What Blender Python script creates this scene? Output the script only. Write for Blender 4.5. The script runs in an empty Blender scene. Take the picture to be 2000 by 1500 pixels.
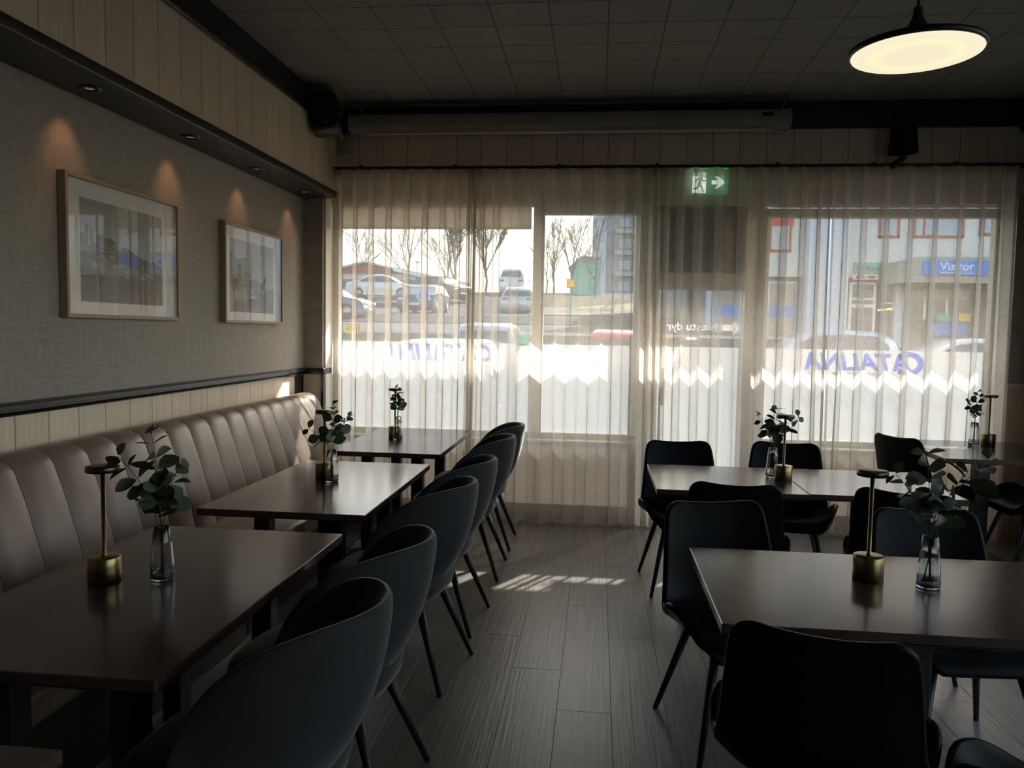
import bpy, bmesh, math, random
from mathutils import Vector, Matrix
random.seed(7)
SC = bpy.context.scene
COL = SC.collection
PI = math.pi

# ---------------------------------------------------------------- camera
cam_data = bpy.data.cameras.new('camera'); cam = bpy.data.objects.new('camera', cam_data); COL.objects.link(cam)
YAW, PIT, ROL, EYE = .1085, .0679, .0169, 1.53
_f = Vector((-math.sin(YAW)*math.cos(PIT), math.cos(YAW)*math.cos(PIT), -math.sin(PIT)))
_r = Vector((math.cos(YAW), math.sin(YAW), 0)); _d = _f.cross(_r)
_r2 = math.cos(ROL)*_r - math.sin(ROL)*_d; _d2 = math.sin(ROL)*_r + math.cos(ROL)*_d
cam.matrix_world = Matrix(((_r2.x, -_d2.x, -_f.x, 0), (_r2.y, -_d2.y, -_f.y, 0), (_r2.z, -_d2.z, -_f.z, EYE), (0, 0, 0, 1)))
cam_data.sensor_width = 36; cam_data.sensor_fit = 'HORIZONTAL'; cam_data.lens = 36*1520/2000
cam_data.clip_start = .05; cam_data.clip_end = 500
SC.camera = cam

# ---------------------------------------------------------------- sky, sun, exposure
SUN_EL = math.radians(36.5); SUN_AZ = math.radians(28.8)
w = bpy.data.worlds.new('sky'); SC.world = w; w.use_nodes = True
_n = w.node_tree.nodes; _n.clear()
_o = _n.new('ShaderNodeOutputWorld'); _b = _n.new('ShaderNodeBackground'); _s = _n.new('ShaderNodeTexSky')
_s.sky_type = 'NISHITA'; _s.sun_disc = False; _s.sun_elevation = SUN_EL; _s.sun_rotation = SUN_AZ
_s.dust_density = 2.5; _s.air_density = 1.0; _s.ozone_density = 1.0
_b.inputs['Strength'].default_value = .165
_m2 = _n.new('ShaderNodeMix'); _m2.data_type = 'RGBA'; _m2.blend_type = 'MULTIPLY'; _m2.inputs[0].default_value = 1; _m2.inputs[7].default_value = (1.07, 1.0, .90, 1)   # daylight white balance
w.node_tree.links.new(_s.outputs[0], _m2.inputs[6]); w.node_tree.links.new(_m2.outputs[2], _b.inputs[0]); w.node_tree.links.new(_b.outputs[0], _o.inputs[0])
sun = bpy.data.lights.new('sun', 'SUN'); sun.energy = 5.2; sun.angle = math.radians(.6); sun.color = (1, .96, .89)
sun_o = bpy.data.objects.new('sun', sun); COL.objects.link(sun_o)
sun_o.rotation_euler = Vector((-.55, -1, -.845)).to_track_quat('-Z', 'Y').to_euler()
sun_o.location = (6, 12, 11)
# portal over the glazed front, so the sky is sampled through the windows
pd = bpy.data.lights.new('window_portal', 'AREA'); pd.shape = 'RECTANGLE'; pd.size = 5.4; pd.size_y = 2.4
pd.cycles.is_portal = True
po = bpy.data.objects.new('window_portal', pd); COL.objects.link(po); po.location = (.43, 6.62, 1.5); po.rotation_euler = (-PI/2, 0, 0)
pd2 = bpy.data.lights.new('side_portal', 'AREA'); pd2.shape = 'RECTANGLE'; pd2.size = 2.5; pd2.size_y = 6.1; pd2.cycles.is_portal = True
po2 = bpy.data.objects.new('side_portal', pd2); COL.objects.link(po2); po2.location = (3.4, 1.68, 1.70); po2.rotation_euler = (0, PI/2, 0)  # portal for the added side window
vs = SC.view_settings; vs.view_transform = 'Standard'; vs.look = 'None'; vs.gamma = 1; vs.use_curve_mapping = False
vs.exposure = 2.22
cy = SC.cycles
cy.max_bounces = 10; cy.diffuse_bounces = 5; cy.glossy_bounces = 4; cy.transmission_bounces = 10; cy.transparent_max_bounces = 24
cy.caustics_reflective = False; cy.caustics_refractive = False; cy.sample_clamp_indirect = 4.0
try: cy.use_denoising = True
except Exception: pass

# ---------------------------------------------------------------- materials
MATS = {}
def _mat(name):
    m = bpy.data.materials.new(name); m.use_nodes = True; m.node_tree.nodes.clear(); MATS[name] = m
    return m, m.node_tree.nodes, m.node_tree.links
def _tex(nodes, links, scale=(1, 1, 1), coord='Object', rnd=False):
    tc = nodes.new('ShaderNodeTexCoord'); mp = nodes.new('ShaderNodeMapping'); mp.inputs['Scale'].default_value = scale
    links.new(tc.outputs[coord], mp.inputs['Vector'])
    if rnd:
        oi = nodes.new('ShaderNodeObjectInfo'); mu = nodes.new('ShaderNodeMath'); mu.operation = 'MULTIPLY'; mu.inputs[1].default_value = 37
        links.new(oi.outputs['Random'], mu.inputs[0])
        cb = nodes.new('ShaderNodeCombineXYZ')
        for i in range(3): links.new(mu.outputs[0], cb.inputs[i])
        links.new(cb.outputs[0], mp.inputs['Location'])
    return mp.outputs[0]
def _ramp(nodes, links, src, stops):
    r = nodes.new('ShaderNodeValToRGB'); e = r.color_ramp.elements
    while len(e) < len(stops): e.new(.5)
    for x, (p, c) in zip(e, stops): x.position = p; x.color = (*c, 1)
    links.new(src, r.inputs[0]); return r.outputs[0]
def pm(name, col, rough=.5, metal=0, spec=.5, col2=None, scale=(30, 30, 30), detail=3, bump=0, rnd=False, sheen=0, emit=None, es=0, tint=0, coat=0):
    """principled material; col2 = second colour of a noise grain, tint = per-piece lightness spread"""
    m, n, l = _mat(name)
    o = n.new('ShaderNodeOutputMaterial'); p = n.new('ShaderNodeBsdfPrincipled'); l.new(p.outputs[0], o.inputs[0])
    p.inputs['Base Color'].default_value = (*col, 1); p.inputs['Roughness'].default_value = rough
    p.inputs['Metallic'].default_value = metal; p.inputs['Specular IOR Level'].default_value = spec
    if coat: p.inputs['Coat Weight'].default_value = coat; p.inputs['Coat Roughness'].default_value = .12
    if sheen: p.inputs['Sheen Weight'].default_value = sheen; p.inputs['Sheen Roughness'].default_value = .35; p.inputs['Sheen Tint'].default_value = (.86, .86, .88, 1)
    if emit: p.inputs['Emission Color'].default_value = (*emit, 1); p.inputs['Emission Strength'].default_value = es
    if col2 or bump:
        v = _tex(n, l, scale, rnd=rnd or tint > 0)
        t = n.new('ShaderNodeTexNoise'); t.inputs['Detail'].default_value = detail; t.inputs['Scale'].default_value = 1; t.inputs['Roughness'].default_value = .65
        l.new(v, t.inputs['Vector'])
        if col2:
            c = _ramp(n, l, t.outputs['Fac'], [(.3, col), (.72, col2)])
            if tint:
                oi = n.new('ShaderNodeObjectInfo'); mr = n.new('ShaderNodeMapRange'); mr.inputs[3].default_value = 1-tint; mr.inputs[4].default_value = 1+tint
                l.new(oi.outputs['Random'], mr.inputs[0])
                hs = n.new('ShaderNodeHueSaturation'); l.new(mr.outputs[0], hs.inputs['Value']); l.new(c, hs.inputs['Color']); c = hs.outputs[0]
            l.new(c, p.inputs['Base Color'])
        if bump:
            b = n.new('ShaderNodeBump'); b.inputs['Strength'].default_value = bump; b.inputs['Distance'].default_value = .004
            l.new(t.outputs['Fac'], b.inputs['Height']); l.new(b.outputs[0], p.inputs['Normal'])
    return m
def weave_mat(name, col, col2, fleck):
    m, n, l = _mat(name)
    o = n.new('ShaderNodeOutputMaterial'); p = n.new('ShaderNodeBsdfPrincipled'); l.new(p.outputs[0], o.inputs[0]); p.inputs['Roughness'].default_value = .7; p.inputs['Specular IOR Level'].default_value = .35
    a = n.new('ShaderNodeTexNoise'); b = n.new('ShaderNodeTexNoise'); k = n.new('ShaderNodeTexNoise')
    for t, s in ((a, (8, 14, 330)), (b, (8, 260, 9)), (k, (8, 24, 420))):
        l.new(_tex(n, l, s), t.inputs['Vector']); t.inputs['Scale'].default_value = 1; t.inputs['Detail'].default_value = 2
    ad = n.new('ShaderNodeMath'); ad.operation = 'ADD'; l.new(a.outputs['Fac'], ad.inputs[0]); l.new(b.outputs['Fac'], ad.inputs[1])
    hf = n.new('ShaderNodeMath'); hf.operation = 'MULTIPLY'; hf.inputs[1].default_value = .5; l.new(ad.outputs[0], hf.inputs[0])
    c = _ramp(n, l, hf.outputs[0], [(.36, col), (.62, col2)])
    fr = _ramp(n, l, k.outputs['Fac'], [(.66, (0, 0, 0)), (.74, (1, 1, 1))])
    mx = n.new('ShaderNodeMix'); mx.data_type = 'RGBA'; l.new(fr, mx.inputs[0]); l.new(c, mx.inputs[6]); mx.inputs[7].default_value = (*fleck, 1)
    l.new(mx.outputs[2], p.inputs['Base Color'])
    bm_ = n.new('ShaderNodeBump'); bm_.inputs['Strength'].default_value = .25; bm_.inputs['Distance'].default_value = .002; l.new(hf.outputs[0], bm_.inputs['Height']); l.new(bm_.outputs[0], p.inputs['Normal'])
    return m
def sheer_mat(name, col, clear):
    """sheer cloth: the share of light let straight through falls with the slant of the cloth"""
    m, n, l = _mat(name)
    o = n.new('ShaderNodeOutputMaterial')
    g = n.new('ShaderNodeNewGeometry'); dt = n.new('ShaderNodeVectorMath'); dt.operation = 'DOT_PRODUCT'
    l.new(g.outputs['Incoming'], dt.inputs[0]); l.new(g.outputs['Normal'], dt.inputs[1])
    ab = n.new('ShaderNodeMath'); ab.operation = 'ABSOLUTE'; l.new(dt.outputs['Value'], ab.inputs[0])
    mxm = n.new('ShaderNodeMath'); mxm.operation = 'MAXIMUM'; mxm.inputs[1].default_value = .06; l.new(ab.outputs[0], mxm.inputs[0])
    iv = n.new('ShaderNodeMath'); iv.operation = 'DIVIDE'; iv.inputs[0].default_value = 1; l.new(mxm.outputs[0], iv.inputs[1])
    sl = n.new('ShaderNodeTexNoise'); sl.inputs['Scale'].default_value = 1; sl.inputs['Detail'].default_value = 3
    l.new(_tex(n, l, (26, 26, 420)), sl.inputs['Vector'])
    s2 = n.new('ShaderNodeTexNoise'); s2.inputs['Scale'].default_value = 1; l.new(_tex(n, l, (520, 60, 22)), s2.inputs['Vector'])
    av = n.new('ShaderNodeMath'); av.operation = 'ADD'; l.new(sl.outputs['Fac'], av.inputs[0]); l.new(s2.outputs['Fac'], av.inputs[1])
    mr = n.new('ShaderNodeMapRange'); mr.inputs[1].default_value = .7; mr.inputs[2].default_value = 1.3; mr.inputs[3].default_value = clear+.13; mr.inputs[4].default_value = clear-.13
    l.new(av.outputs[0], mr.inputs[0])
    pw = n.new('ShaderNodeMath'); pw.operation = 'POWER'; l.new(mr.outputs[0], pw.inputs[0]); l.new(iv.outputs[0], pw.inputs[1])
    tr = n.new('ShaderNodeBsdfTransparent'); tl = n.new('ShaderNodeBsdfTranslucent'); df = n.new('ShaderNodeBsdfDiffuse')
    tl.inputs[0].default_value = (*col, 1); df.inputs[0].default_value = (*col, 1)
    m1 = n.new('ShaderNodeMixShader'); m1.inputs[0].default_value = .4; l.new(tl.outputs[0], m1.inputs[1]); l.new(df.outputs[0], m1.inputs[2])
    m2 = n.new('ShaderNodeMixShader'); l.new(pw.outputs[0], m2.inputs[0]); l.new(m1.outputs[0], m2.inputs[1]); l.new(tr.outputs[0], m2.inputs[2])
    l.new(m2.outputs[0], o.inputs[0]); return m
def film_mat(name, col, clear, trans=.8):
    m, n, l = _mat(name); o = n.new('ShaderNodeOutputMaterial')
    tr = n.new('ShaderNodeBsdfTransparent'); tl = n.new('ShaderNodeBsdfTranslucent'); df = n.new('ShaderNodeBsdfDiffuse')
    tl.inputs[0].default_value = (*col, 1); df.inputs[0].default_value = (*col, 1)
    m1 = n.new('ShaderNodeMixShader'); m1.inputs[0].default_value = 1-trans; l.new(tl.outputs[0], m1.inputs[1]); l.new(df.outputs[0], m1.inputs[2])
    m2 = n.new('ShaderNodeMixShader'); m2.inputs[0].default_value = clear; l.new(m1.outputs[0], m2.inputs[1]); l.new(tr.outputs[0], m2.inputs[2])
    l.new(m2.outputs[0], o.inputs[0]); return m
def pane_mat(name, col=(1, 1, 1), ior=1.45, rough=0, k=1):
    """thin clear glass: straight-through light plus a Fresnel reflection"""
    m, n, l = _mat(name); o = n.new('ShaderNodeOutputMaterial')
    tr = n.new('ShaderNodeBsdfTransparent'); tr.inputs[0].default_value = (*col, 1); gl = n.new('ShaderNodeBsdfGlossy'); gl.inputs['Roughness'].default_value = rough
    g = n.new('ShaderNodeNewGeometry'); dt = n.new('ShaderNodeVectorMath'); dt.operation = 'DOT_PRODUCT'
    l.new(g.outputs['Incoming'], dt.inputs[0]); l.new(g.outputs['Normal'], dt.inputs[1])
    def mth(op, a, b):
        q = n.new('ShaderNodeMath'); q.operation = op; q.use_clamp = op == 'SUBTRACT'
        for i, x in enumerate((a, b)):
            if x is None: continue
            if isinstance(x, (int, float)): q.inputs[i].default_value = x
            else: l.new(x, q.inputs[i])
        return q.outputs[0]
    f0 = ((ior-1)/(ior+1))**2*k
    fac = mth('ADD', mth('MULTIPLY', mth('POWER', mth('SUBTRACT', 1, mth('ABSOLUTE', dt.outputs['Value'], None)), 5), 1-f0), f0)
    mx = n.new('ShaderNodeMixShader'); l.new(fac, mx.inputs[0]); l.new(tr.outputs[0], mx.inputs[1]); l.new(gl.outputs[0], mx.inputs[2]); l.new(mx.outputs[0], o.inputs[0])
    return m
def emit_mat(name, col, s):
    m, n, l = _mat(name); o = n.new('ShaderNodeOutputMaterial'); e = n.new('ShaderNodeEmission'); e.inputs[0].default_value = (*col, 1); e.inputs[1].default_value = s
    l.new(e.outputs[0], o.inputs[0]); return m

M = MATS
pm('oak_plank', (.66, .54, .405), .5, col2=(.80, .675, .525), scale=(60, 60, 2.2), detail=4, tint=.07, bump=.05)
weave_mat('wallpaper', (.265, .236, .206), (.375, .338, .298), (.58, .545, .50))
pm('black_trim', (.012, .012, .014), .28, spec=.5)
pm('soffit_black', (.016, .016, .016), .45)
pm('ceiling_tile', (.17, .16, .14), .8, col2=(.19, .18, .157), scale=(40, 40, 40), tint=.04)
pm('ceiling_gap', (.01, .01, .01), .9)
pm('beam_black', (.008, .009, .012), .6)
m_ = pm('floor_plank', (.13, .115, .10), .34, col2=(.27, .245, .22), scale=(85, 2.0, 20), detail=5, tint=.1, bump=.4, spec=.7)
pm('floor_gap', (.02, .018, .016), .8)
pm('plaster', (.62, .57, .5), .8, col2=(.68, .63, .55), scale=(50, 50, 50))
pm('white_paint', (.62, .59, .54), .5)
pm('frame_paint', (.66, .61, .53), .45)
pm('dark_panel', (.035, .028, .022), .6)
pm('walnut_top', (.040, .019, .014), .2, col2=(.078, .047, .036), scale=(3, 40, 40), detail=4, spec=.5, bump=.01, coat=.15)
pm('walnut_edge', (.018, .012, .010), .35)
pm('black_steel', (.010, .010, .011), .42)
pm('leather_tan', (.20, .145, .115), .36, col2=(.225, .165, .132), scale=(14, 14, 14), bump=.05, spec=.5)
pm('leather_black', (.006, .006, .006), .36, bump=.03, scale=(120, 120, 120), spec=.06)
pm('piping_black', (.012, .012, .012), .3)
pm('velvet', (.026, .026, .027), .8, col2=(.034, .034, .035), scale=(9, 9, 3), sheen=.7, spec=.15)
pm('brass', (.25, .185, .085), .3, metal=1)
pm('brass_dark', (.12, .09, .05), .34, metal=1)
pm('leaf_green', (.06, .08, .045), .5, col2=(.095, .12, .07), scale=(40, 40, 40), tint=.18)
pm('twig', (.06, .045, .03), .6)
pm('frame_wood', (.32, .22, .14), .5, col2=(.40, .29, .19), scale=(60, 3, 60))
pm('mat_board', (.92, .91, .90), .7)
for i, v in enumerate((.36, .26, .07, .03, .15, .5)): pm('print_%d' % i, (v, v, v), .6)
pane_mat('picture_glass', (1, 1, 1), 1.5, k=5)
pane_mat('window_glass', (.93, .97, .95), 1.4)
_m, _nn, _ll = _mat('vase_glass'); _oo = _nn.new('ShaderNodeOutputMaterial'); _gg = _nn.new('ShaderNodeBsdfGlass'); _gg.inputs['IOR'].default_value = 1.46; _gg.inputs['Color'].default_value = (.93, .94, .95, 1); _ll.new(_gg.outputs[0], _oo.inputs[0])
film_mat('frost', (.178, .189, .205), .05, .85)
film_mat('panel_milky', (.25, .235, .215), .0, .75)
film_mat('decal_blue', (.09, .38, 1.0), .05, .85)
film_mat('decal_white', (.95, .96, .98), .15, .8)
film_mat('decal_green', (.15, .34, .26), .1, .8)
film_mat('decal_grey', (.17, .175, .19), .1, .8)
film_mat('blind_cloth', (.92, .84, .72), .04, .85)
sheer_mat('sheer', (.77, .715, .645), .52)
pm('screen_white', (.30, .275, .24), .45)
pm('black_plastic', (.008, .008, .009), .5)
pm('grille_black', (.006, .006, .007), .8, bump=.3, scale=(300, 300, 300))
pm('label_grey', (.5, .5, .5), .5)
pm('cable_grey', (.30, .29, .27), .5)
pm('sensor_grey', (.42, .38, .32), .5)
_m, _nn, _ll = _mat('lamp_glow'); _oo = _nn.new('ShaderNodeOutputMaterial'); _ee = _nn.new('ShaderNodeEmission'); _ee.inputs[1].default_value = .235
_tc = _nn.new('ShaderNodeTexCoord'); _ln = _nn.new('ShaderNodeVectorMath'); _ln.operation = 'LENGTH'; _ll.new(_tc.outputs['Object'], _ln.inputs[0])
_ml = _nn.new('ShaderNodeMath'); _ml.operation = 'MULTIPLY'; _ml.inputs[1].default_value = 4.4; _ll.new(_ln.outputs['Value'], _ml.inputs[0])
_ll.new(_ramp(_nn, _ll, _ml.outputs[0], [(.0, (.84, .76, .55)), (.45, (.86, .78, .55)), (.62, (1, .86, .54)), (.76, (.86, .80, .56)), (.93, (.88, .80, .58)), (1.0, (1, .93, .75))]), _ee.inputs[0]); _ll.new(_ee.outputs[0], _oo.inputs[0])
emit_mat('exit_green', (.04, .28, .09), .16)
emit_mat('exit_white', (.85, .95, .88), .34)
emit_mat('spot_glow', (1, .6, .35), .03)
# outside
pm('asphalt', (.035, .035, .037), .9, spec=.05, col2=(.05, .05, .052), scale=(2, 2, 2))
pm('asphalt_light', (.085, .085, .09), .9, spec=.05)
pm('kerb', (.5, .5, .5), .8)
pm('retaining', (.08, .078, .075), .9, spec=.05, col2=(.17, .16, .15), scale=(3, 3, 3))
pm('dry_grass', (.30, .25, .15), .9, col2=(.38, .32, .2), scale=(3, 3, 3))
pm('render_wall', (.62, .60, .57), .9, col2=(.72, .70, .67), scale=(9, 9, 9), bump=.4)
pm('smooth_white', (.62, .65, .72), .7)
pm('house_wall', (.62, .58, .52), .8)
pm('red_paint', (.42, .09, .07), .6)
pm('roof_grey', (.32, .32, .33), .7)
pm('dark_glass', (.10, .11, .12), .1, spec=.6)
pm('sky_glass', (.38, .42, .48), .15, spec=.6)
pm('shop_grey', (.22, .21, .20), .7)
pm('canopy_grey', (.36, .34, .31), .7)
pm('sign_blue', (.06, .22, .68), .5)
pm('sign_green', (.12, .45, .36), .5)
pm('sign_white', (.85, .85, .85), .5)
pm('sign_yellow', (.85, .52, .05), .5)
pm('sign_red', (.6, .05, .04), .5)
pm('sign_ink', (.03, .06, .05), .5)
pm('tower_wall', (.48, .46, .45), .85)
pm('tower_dark', (.30, .29, .29), .85)
pm('bark', (.11, .085, .07), .9)
pm('bush_green', (.04, .05, .035), .8)
pm('metal_post', (.3, .3, .3), .5, metal=.6)
pm('tyre', (.015, .015, .015), .8)
pm('rim_metal', (.4, .4, .42), .35, metal=.8)
pm('tail_red', (.5, .03, .03), .3)
pm('head_white', (.9, .9, .88), .2)
film_mat('awning_cloth', (.52, .49, .44), .0, .55)
for nme, c in (('blue', (.12, .17, .30)), ('navy', (.05, .07, .12)), ('white', (.7, .7, .7)), ('dark', (.03, .033, .035)), ('silver', (.55, .57, .6)), ('teal', (.06, .10, .09)), ('red', (.55, .04, .04)), ('paleblue', (.35, .42, .55))):
    pm('car_'+nme, c, .25, metal=.2, coat=.8)

# ---------------------------------------------------------------- mesh building
class MB:
    def __init__(s): s.v = []; s.f = []; s.m = []; s.sm = []
    def add(s, verts, faces, mi=0, smooth=False):
        b = len(s.v); s.v += [tuple(x) for x in verts]
        for f in faces: s.f.append(tuple(b+i for i in f)); s.m.append(mi); s.sm.append(smooth)
        return s
    def box(s, x0, x1, y0, y1, z0, z1, bev=0, mi=0, seg=1):
        if bev <= 0:
            v = [(x, y, z) for z in (z0, z1) for y in (y0, y1) for x in (x0, x1)]
            return s.add(v, [(0, 2, 3, 1), (4, 5, 7, 6), (0, 1, 5, 4), (2, 6, 7, 3), (0, 4, 6, 2), (1, 3, 7, 5)], mi)
        bm = bmesh.new(); bmesh.ops.create_cube(bm, size=1)
        for q in bm.verts: q.co = ((x0+x1)/2+q.co.x*(x1-x0), (y0+y1)/2+q.co.y*(y1-y0), (z0+z1)/2+q.co.z*(z1-z0))
        bmesh.ops.bevel(bm, geom=bm.edges[:], offset=bev, segments=seg, affect='EDGES', profile=.5)
        bm.verts.index_update(); s.add([q.co[:] for q in bm.verts], [[q.index for q in f.verts] for f in bm.faces], mi, seg > 1); bm.free(); return s
    def lathe(s, prof, n=20, c=(0, 0, 0), mi=0, smooth=True, caps=True):
        v = []; f = []
        for r, z in prof:
            for k in range(n): a = 2*PI*k/n; v.append((c[0]+r*math.cos(a), c[1]+r*math.sin(a), c[2]+z))
        for i in range(len(prof)-1):
            for k in range(n): f.append((i*n+k, i*n+(k+1) % n, (i+1)*n+(k+1) % n, (i+1)*n+k))
        s.add(v, f, mi, smooth)
        if caps:
            b = len(s.v)-len(v)
            s.f.append(tuple(b+k for k in reversed(range(n)))); s.m.append(mi); s.sm.append(False)
            s.f.append(tuple(b+(len(prof)-1)*n+k for k in range(n))); s.m.append(mi); s.sm.append(False)
        return s
    def tube(s, pts, rad, n=8, mi=0, smooth=True, caps=True):
        pts = [Vector(p) for p in pts]; rad = rad if isinstance(rad, (list, tuple)) else [rad]*len(pts)
        v = []; f = []; a = None; closed = len(pts) > 3 and (pts[0]-pts[-1]).length < 1e-6
        for i, p in enumerate(pts):
            d = (pts[1]-pts[-2]) if closed and i in (0, len(pts)-1) else (pts[min(i+1, len(pts)-1)]-pts[max(i-1, 0)])
            d = d.normalized() if d.length > 1e-9 else Vector((0, 0, 1))
            if a is None: a = d.cross(Vector((1, 0, 0)) if abs(d.x) < .8 else Vector((0, 1, 0))).normalized()
            else:
                q = a-d*a.dot(d)
                a = q.normalized() if q.length > 1e-6 else d.orthogonal().normalized()
            b = d.cross(a)
            for k in range(n): t = 2*PI*(k+.5)/n; v.append(p+rad[i]*(math.cos(t)*a+math.sin(t)*b))
        for i in range(len(pts)-1):
            for k in range(n): f.append((i*n+k, i*n+(k+1) % n, (i+1)*n+(k+1) % n, (i+1)*n+k))
        if caps: f.append(tuple(reversed(range(n)))); f.append(tuple((len(pts)-1)*n+k for k in range(n)))
        return s.add(v, f, mi, smooth)
    def prism(s, poly, axis, a, b, mi=0):
        """polygon in the plane across an axis, extruded from a to b"""
        def mk(u, w, t): return {'x': (t, u, w), 'y': (u, t, w), 'z': (u, w, t)}[axis]
        n = len(poly); v = [mk(u, w, a) for u, w in poly]+[mk(u, w, b) for u, w in poly]
        f = [tuple(range(n)), tuple(range(2*n-1, n-1, -1))]+[(i, i+n, (i+1) % n+n, (i+1) % n) for i in range(n)]
        return s.add(v, f, mi)
    def quad(s, a, b, c, d, mi=0): return s.add([a, b, c, d], [(0, 1, 2, 3)], mi)
    def mesh(s, name, mats):
        me = bpy.data.meshes.new(name); me.from_pydata(s.v, [], s.f)
        for m in (mats if isinstance(mats, (list, tuple)) else [mats]): me.materials.append(M[m])
        for p, mi, sm in zip(me.polygons, s.m, s.sm): p.material_index = mi; p.use_smooth = sm
        bm = bmesh.new(); bm.from_mesh(me); bmesh.ops.recalc_face_normals(bm, faces=bm.faces); bm.to_mesh(me); bm.free()
        me.update(); return me
    def build(s, name, mats, parent=None, loc=(0, 0, 0), rot=(0, 0, 0), fix=True):
        return put(name, s.mesh(name, mats), parent, loc, rot)
def put(name, me, parent=None, loc=(0, 0, 0), rot=(0, 0, 0)):
    o = bpy.data.objects.new(name, me); COL.objects.link(o); o.location = loc; o.rotation_euler = rot
    if parent: o.parent = parent
    return o
def tag(o, label=None, cat=None, group=None, kind=None):
    if label: o['label'] = label
    if cat: o['category'] = cat
    if group: o['group'] = group
    if kind: o['kind'] = kind
    return o
def thing(name, label, cat, loc=(0, 0, 0), rz=0, group=None, kind=None):
    return tag(put(name, None, None, loc, (0, 0, rz)), label, cat, group, kind)
def struct(name, mb, mats, label, cat): return tag(mb.build(name, mats), label, cat, None, 'structure')
def smooth_bake(mb, mats, lev=1, solid=0, off=-1):
    """subdivide (and thicken) a cage once and keep the result as a plain mesh"""
    o = put('cage', mb.mesh('cage', mats))
    if solid: q = o.modifiers.new('s', 'SOLIDIFY'); q.thickness = solid; q.offset = off
    q = o.modifiers.new('u', 'SUBSURF'); q.levels = lev; q.render_levels = lev
    dg = bpy.context.evaluated_depsgraph_get(); me = bpy.data.meshes.new_from_object(o.evaluated_get(dg))
    for p in me.polygons: p.use_smooth = True
    old = o.data; bpy.data.objects.remove(o); bpy.data.meshes.remove(old); return me
def copy_thing(root, loc, rz, label, group=None):
    r = root.copy(); COL.objects.link(r); r.location = loc; r.rotation_euler = (0, 0, rz); r['label'] = label
    if group: r['group'] = group
    for ch in list(root.children):
        c = ch.copy(); COL.objects.link(c); c.parent = r
        for g in list(ch.children): d = g.copy(); COL.objects.link(d); d.parent = c
    return r
def lettering(name, txt, size, parent, loc, rot, mat, ext=.0008, shear=0, align='CENTER', sx=1, bold=0):
    cu = bpy.data.curves.new(name, 'FONT'); cu.body = txt; cu.size = size; cu.extrude = ext; cu.shear = shear; cu.align_x = align; cu.align_y = 'CENTER'; cu.resolution_u = 3
    cu.offset = bold; cu.materials.append(M[mat]); q = put(name, cu); dg = bpy.context.evaluated_depsgraph_get()
    me = bpy.data.meshes.new_from_object(q.evaluated_get(dg)); bpy.data.objects.remove(q); bpy.data.curves.remove(cu)
    o = put(name, me, parent, loc, rot); o.scale = (sx, 1, 1); return o

# ================================================================ THE ROOM
XL, XR, YW, ZC = -2.42, 3.22, 6.24, 3.30
YB = -4.0
YG = 6.48   # glass plane
# floor: planks of 0.22 m on a dark bed
fl = struct('floor', MB().box(XL, XR, YB, YW+.25, -.06, -.004), 'floor_gap', 'grey brown wood plank floor of the restaurant', 'floor')
rng = random.Random(3); plank_mesh = {}
for c in range(-8, 16):
    x0 = -.13+.22*c
    if x0 > XR-.03 or x0 < -1.95: continue
    off = {0: 4.285, -2: 3.805, -1: 3.435, 1: 3.85}.get(c, rng.uniform(3.2, 4.4))
    y = off-1.22*3
    while y < YW:
        y0, y1 = max(y, 1.05), min(y+1.22, YW+.2); y += 1.22
        if y1-y0 < .1: continue
        x1 = min(x0+.22, XR)
        key = (round(x1-x0, 3), round(y1-y0, 3))
        if key not in plank_mesh:
            W_, L_ = key; plank_mesh[key] = MB().box(0.0006, W_-.0006, .0008, L_-.0008, -.004, 0, .0008).mesh('plank', 'floor_plank')
        put('plank', plank_mesh[key], fl, (x0, y0, 0))
# planks nearer than the picture shows run on as one surface
MB().box(XL, XR, YB, 1.05, -.004, 0).build('planking', 'floor_plank', fl)
MB().box(XL, -1.89, 1.05, YW, -.004, 0).build('planking', 'floor_plank', fl)

# left wall: woven wallpaper above, oak boards below the chair rail
wl = struct('wall_left', MB().box(XL-.12, XL, YB, YW+.3, 1.165, 2.60).box(XL-.12, XL-.012, YB, YW+.3, 0, 1.165, mi=1), ['wallpaper', 'dark_panel'], 'wall covered in taupe woven wallpaper above oak boards', 'wall')
bme = MB().box(-.012, 0, .002, .2003, 0, 1.17, .0015).mesh('board', 'oak_plank')
for k in range(24): put('board', bme, wl, (XL, 1.174+.2023*k+.004, 0))
# chair rail
def rail(y0, y1): return MB().prism([(XL, 1.145), (XL+.030, 1.145), (XL+.034, 1.152), (XL+.022, 1.160), (XL+.022, 1.168), (XL+.040, 1.172), (XL+.040, 1.188), (XL+.02, 1.196), (XL, 1.2)], 'y', y0, y1)
struct('trim_1', rail(YB, YW), 'black_trim', 'black moulded chair rail along the papered wall', 'trim')
# bulkhead with downlight shelf
ZS = 2.58
bh = struct('trim_2', MB().box(XL, -2.162, YB, YW, ZS+.05, 3.31, mi=0), ['soffit_black'], 'boarded bulkhead over the black downlight shelf', 'bulkhead')
MB().box(XL, -2.125, YB, YW-.02, ZS, ZS+.052, .006, seg=2).build('shelf', 'soffit_black', bh)
bme2 = MB().box(-.012, 0, .002, .2035, 0, .485, .0015).mesh('board', 'oak_plank')
for k in range(20):
    y = 2.427+.2055*k
    if y > YW-.1: break
    put('board', bme2, bh, (-2.15, y, ZS+.052))
MB().prism([(-2.15, 3.105), (-2.125, 3.10), (-2.118, 3.112), (-2.13, 3.125), (-2.135, 3.15), (-2.15, 3.16)], 'y', YB, YW).build('moulding', 'black_trim', bh)
MB().box(-2.165, -2.148, YB, YW, 3.15, 3.31).build('fascia', 'soffit_black', bh)
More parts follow.
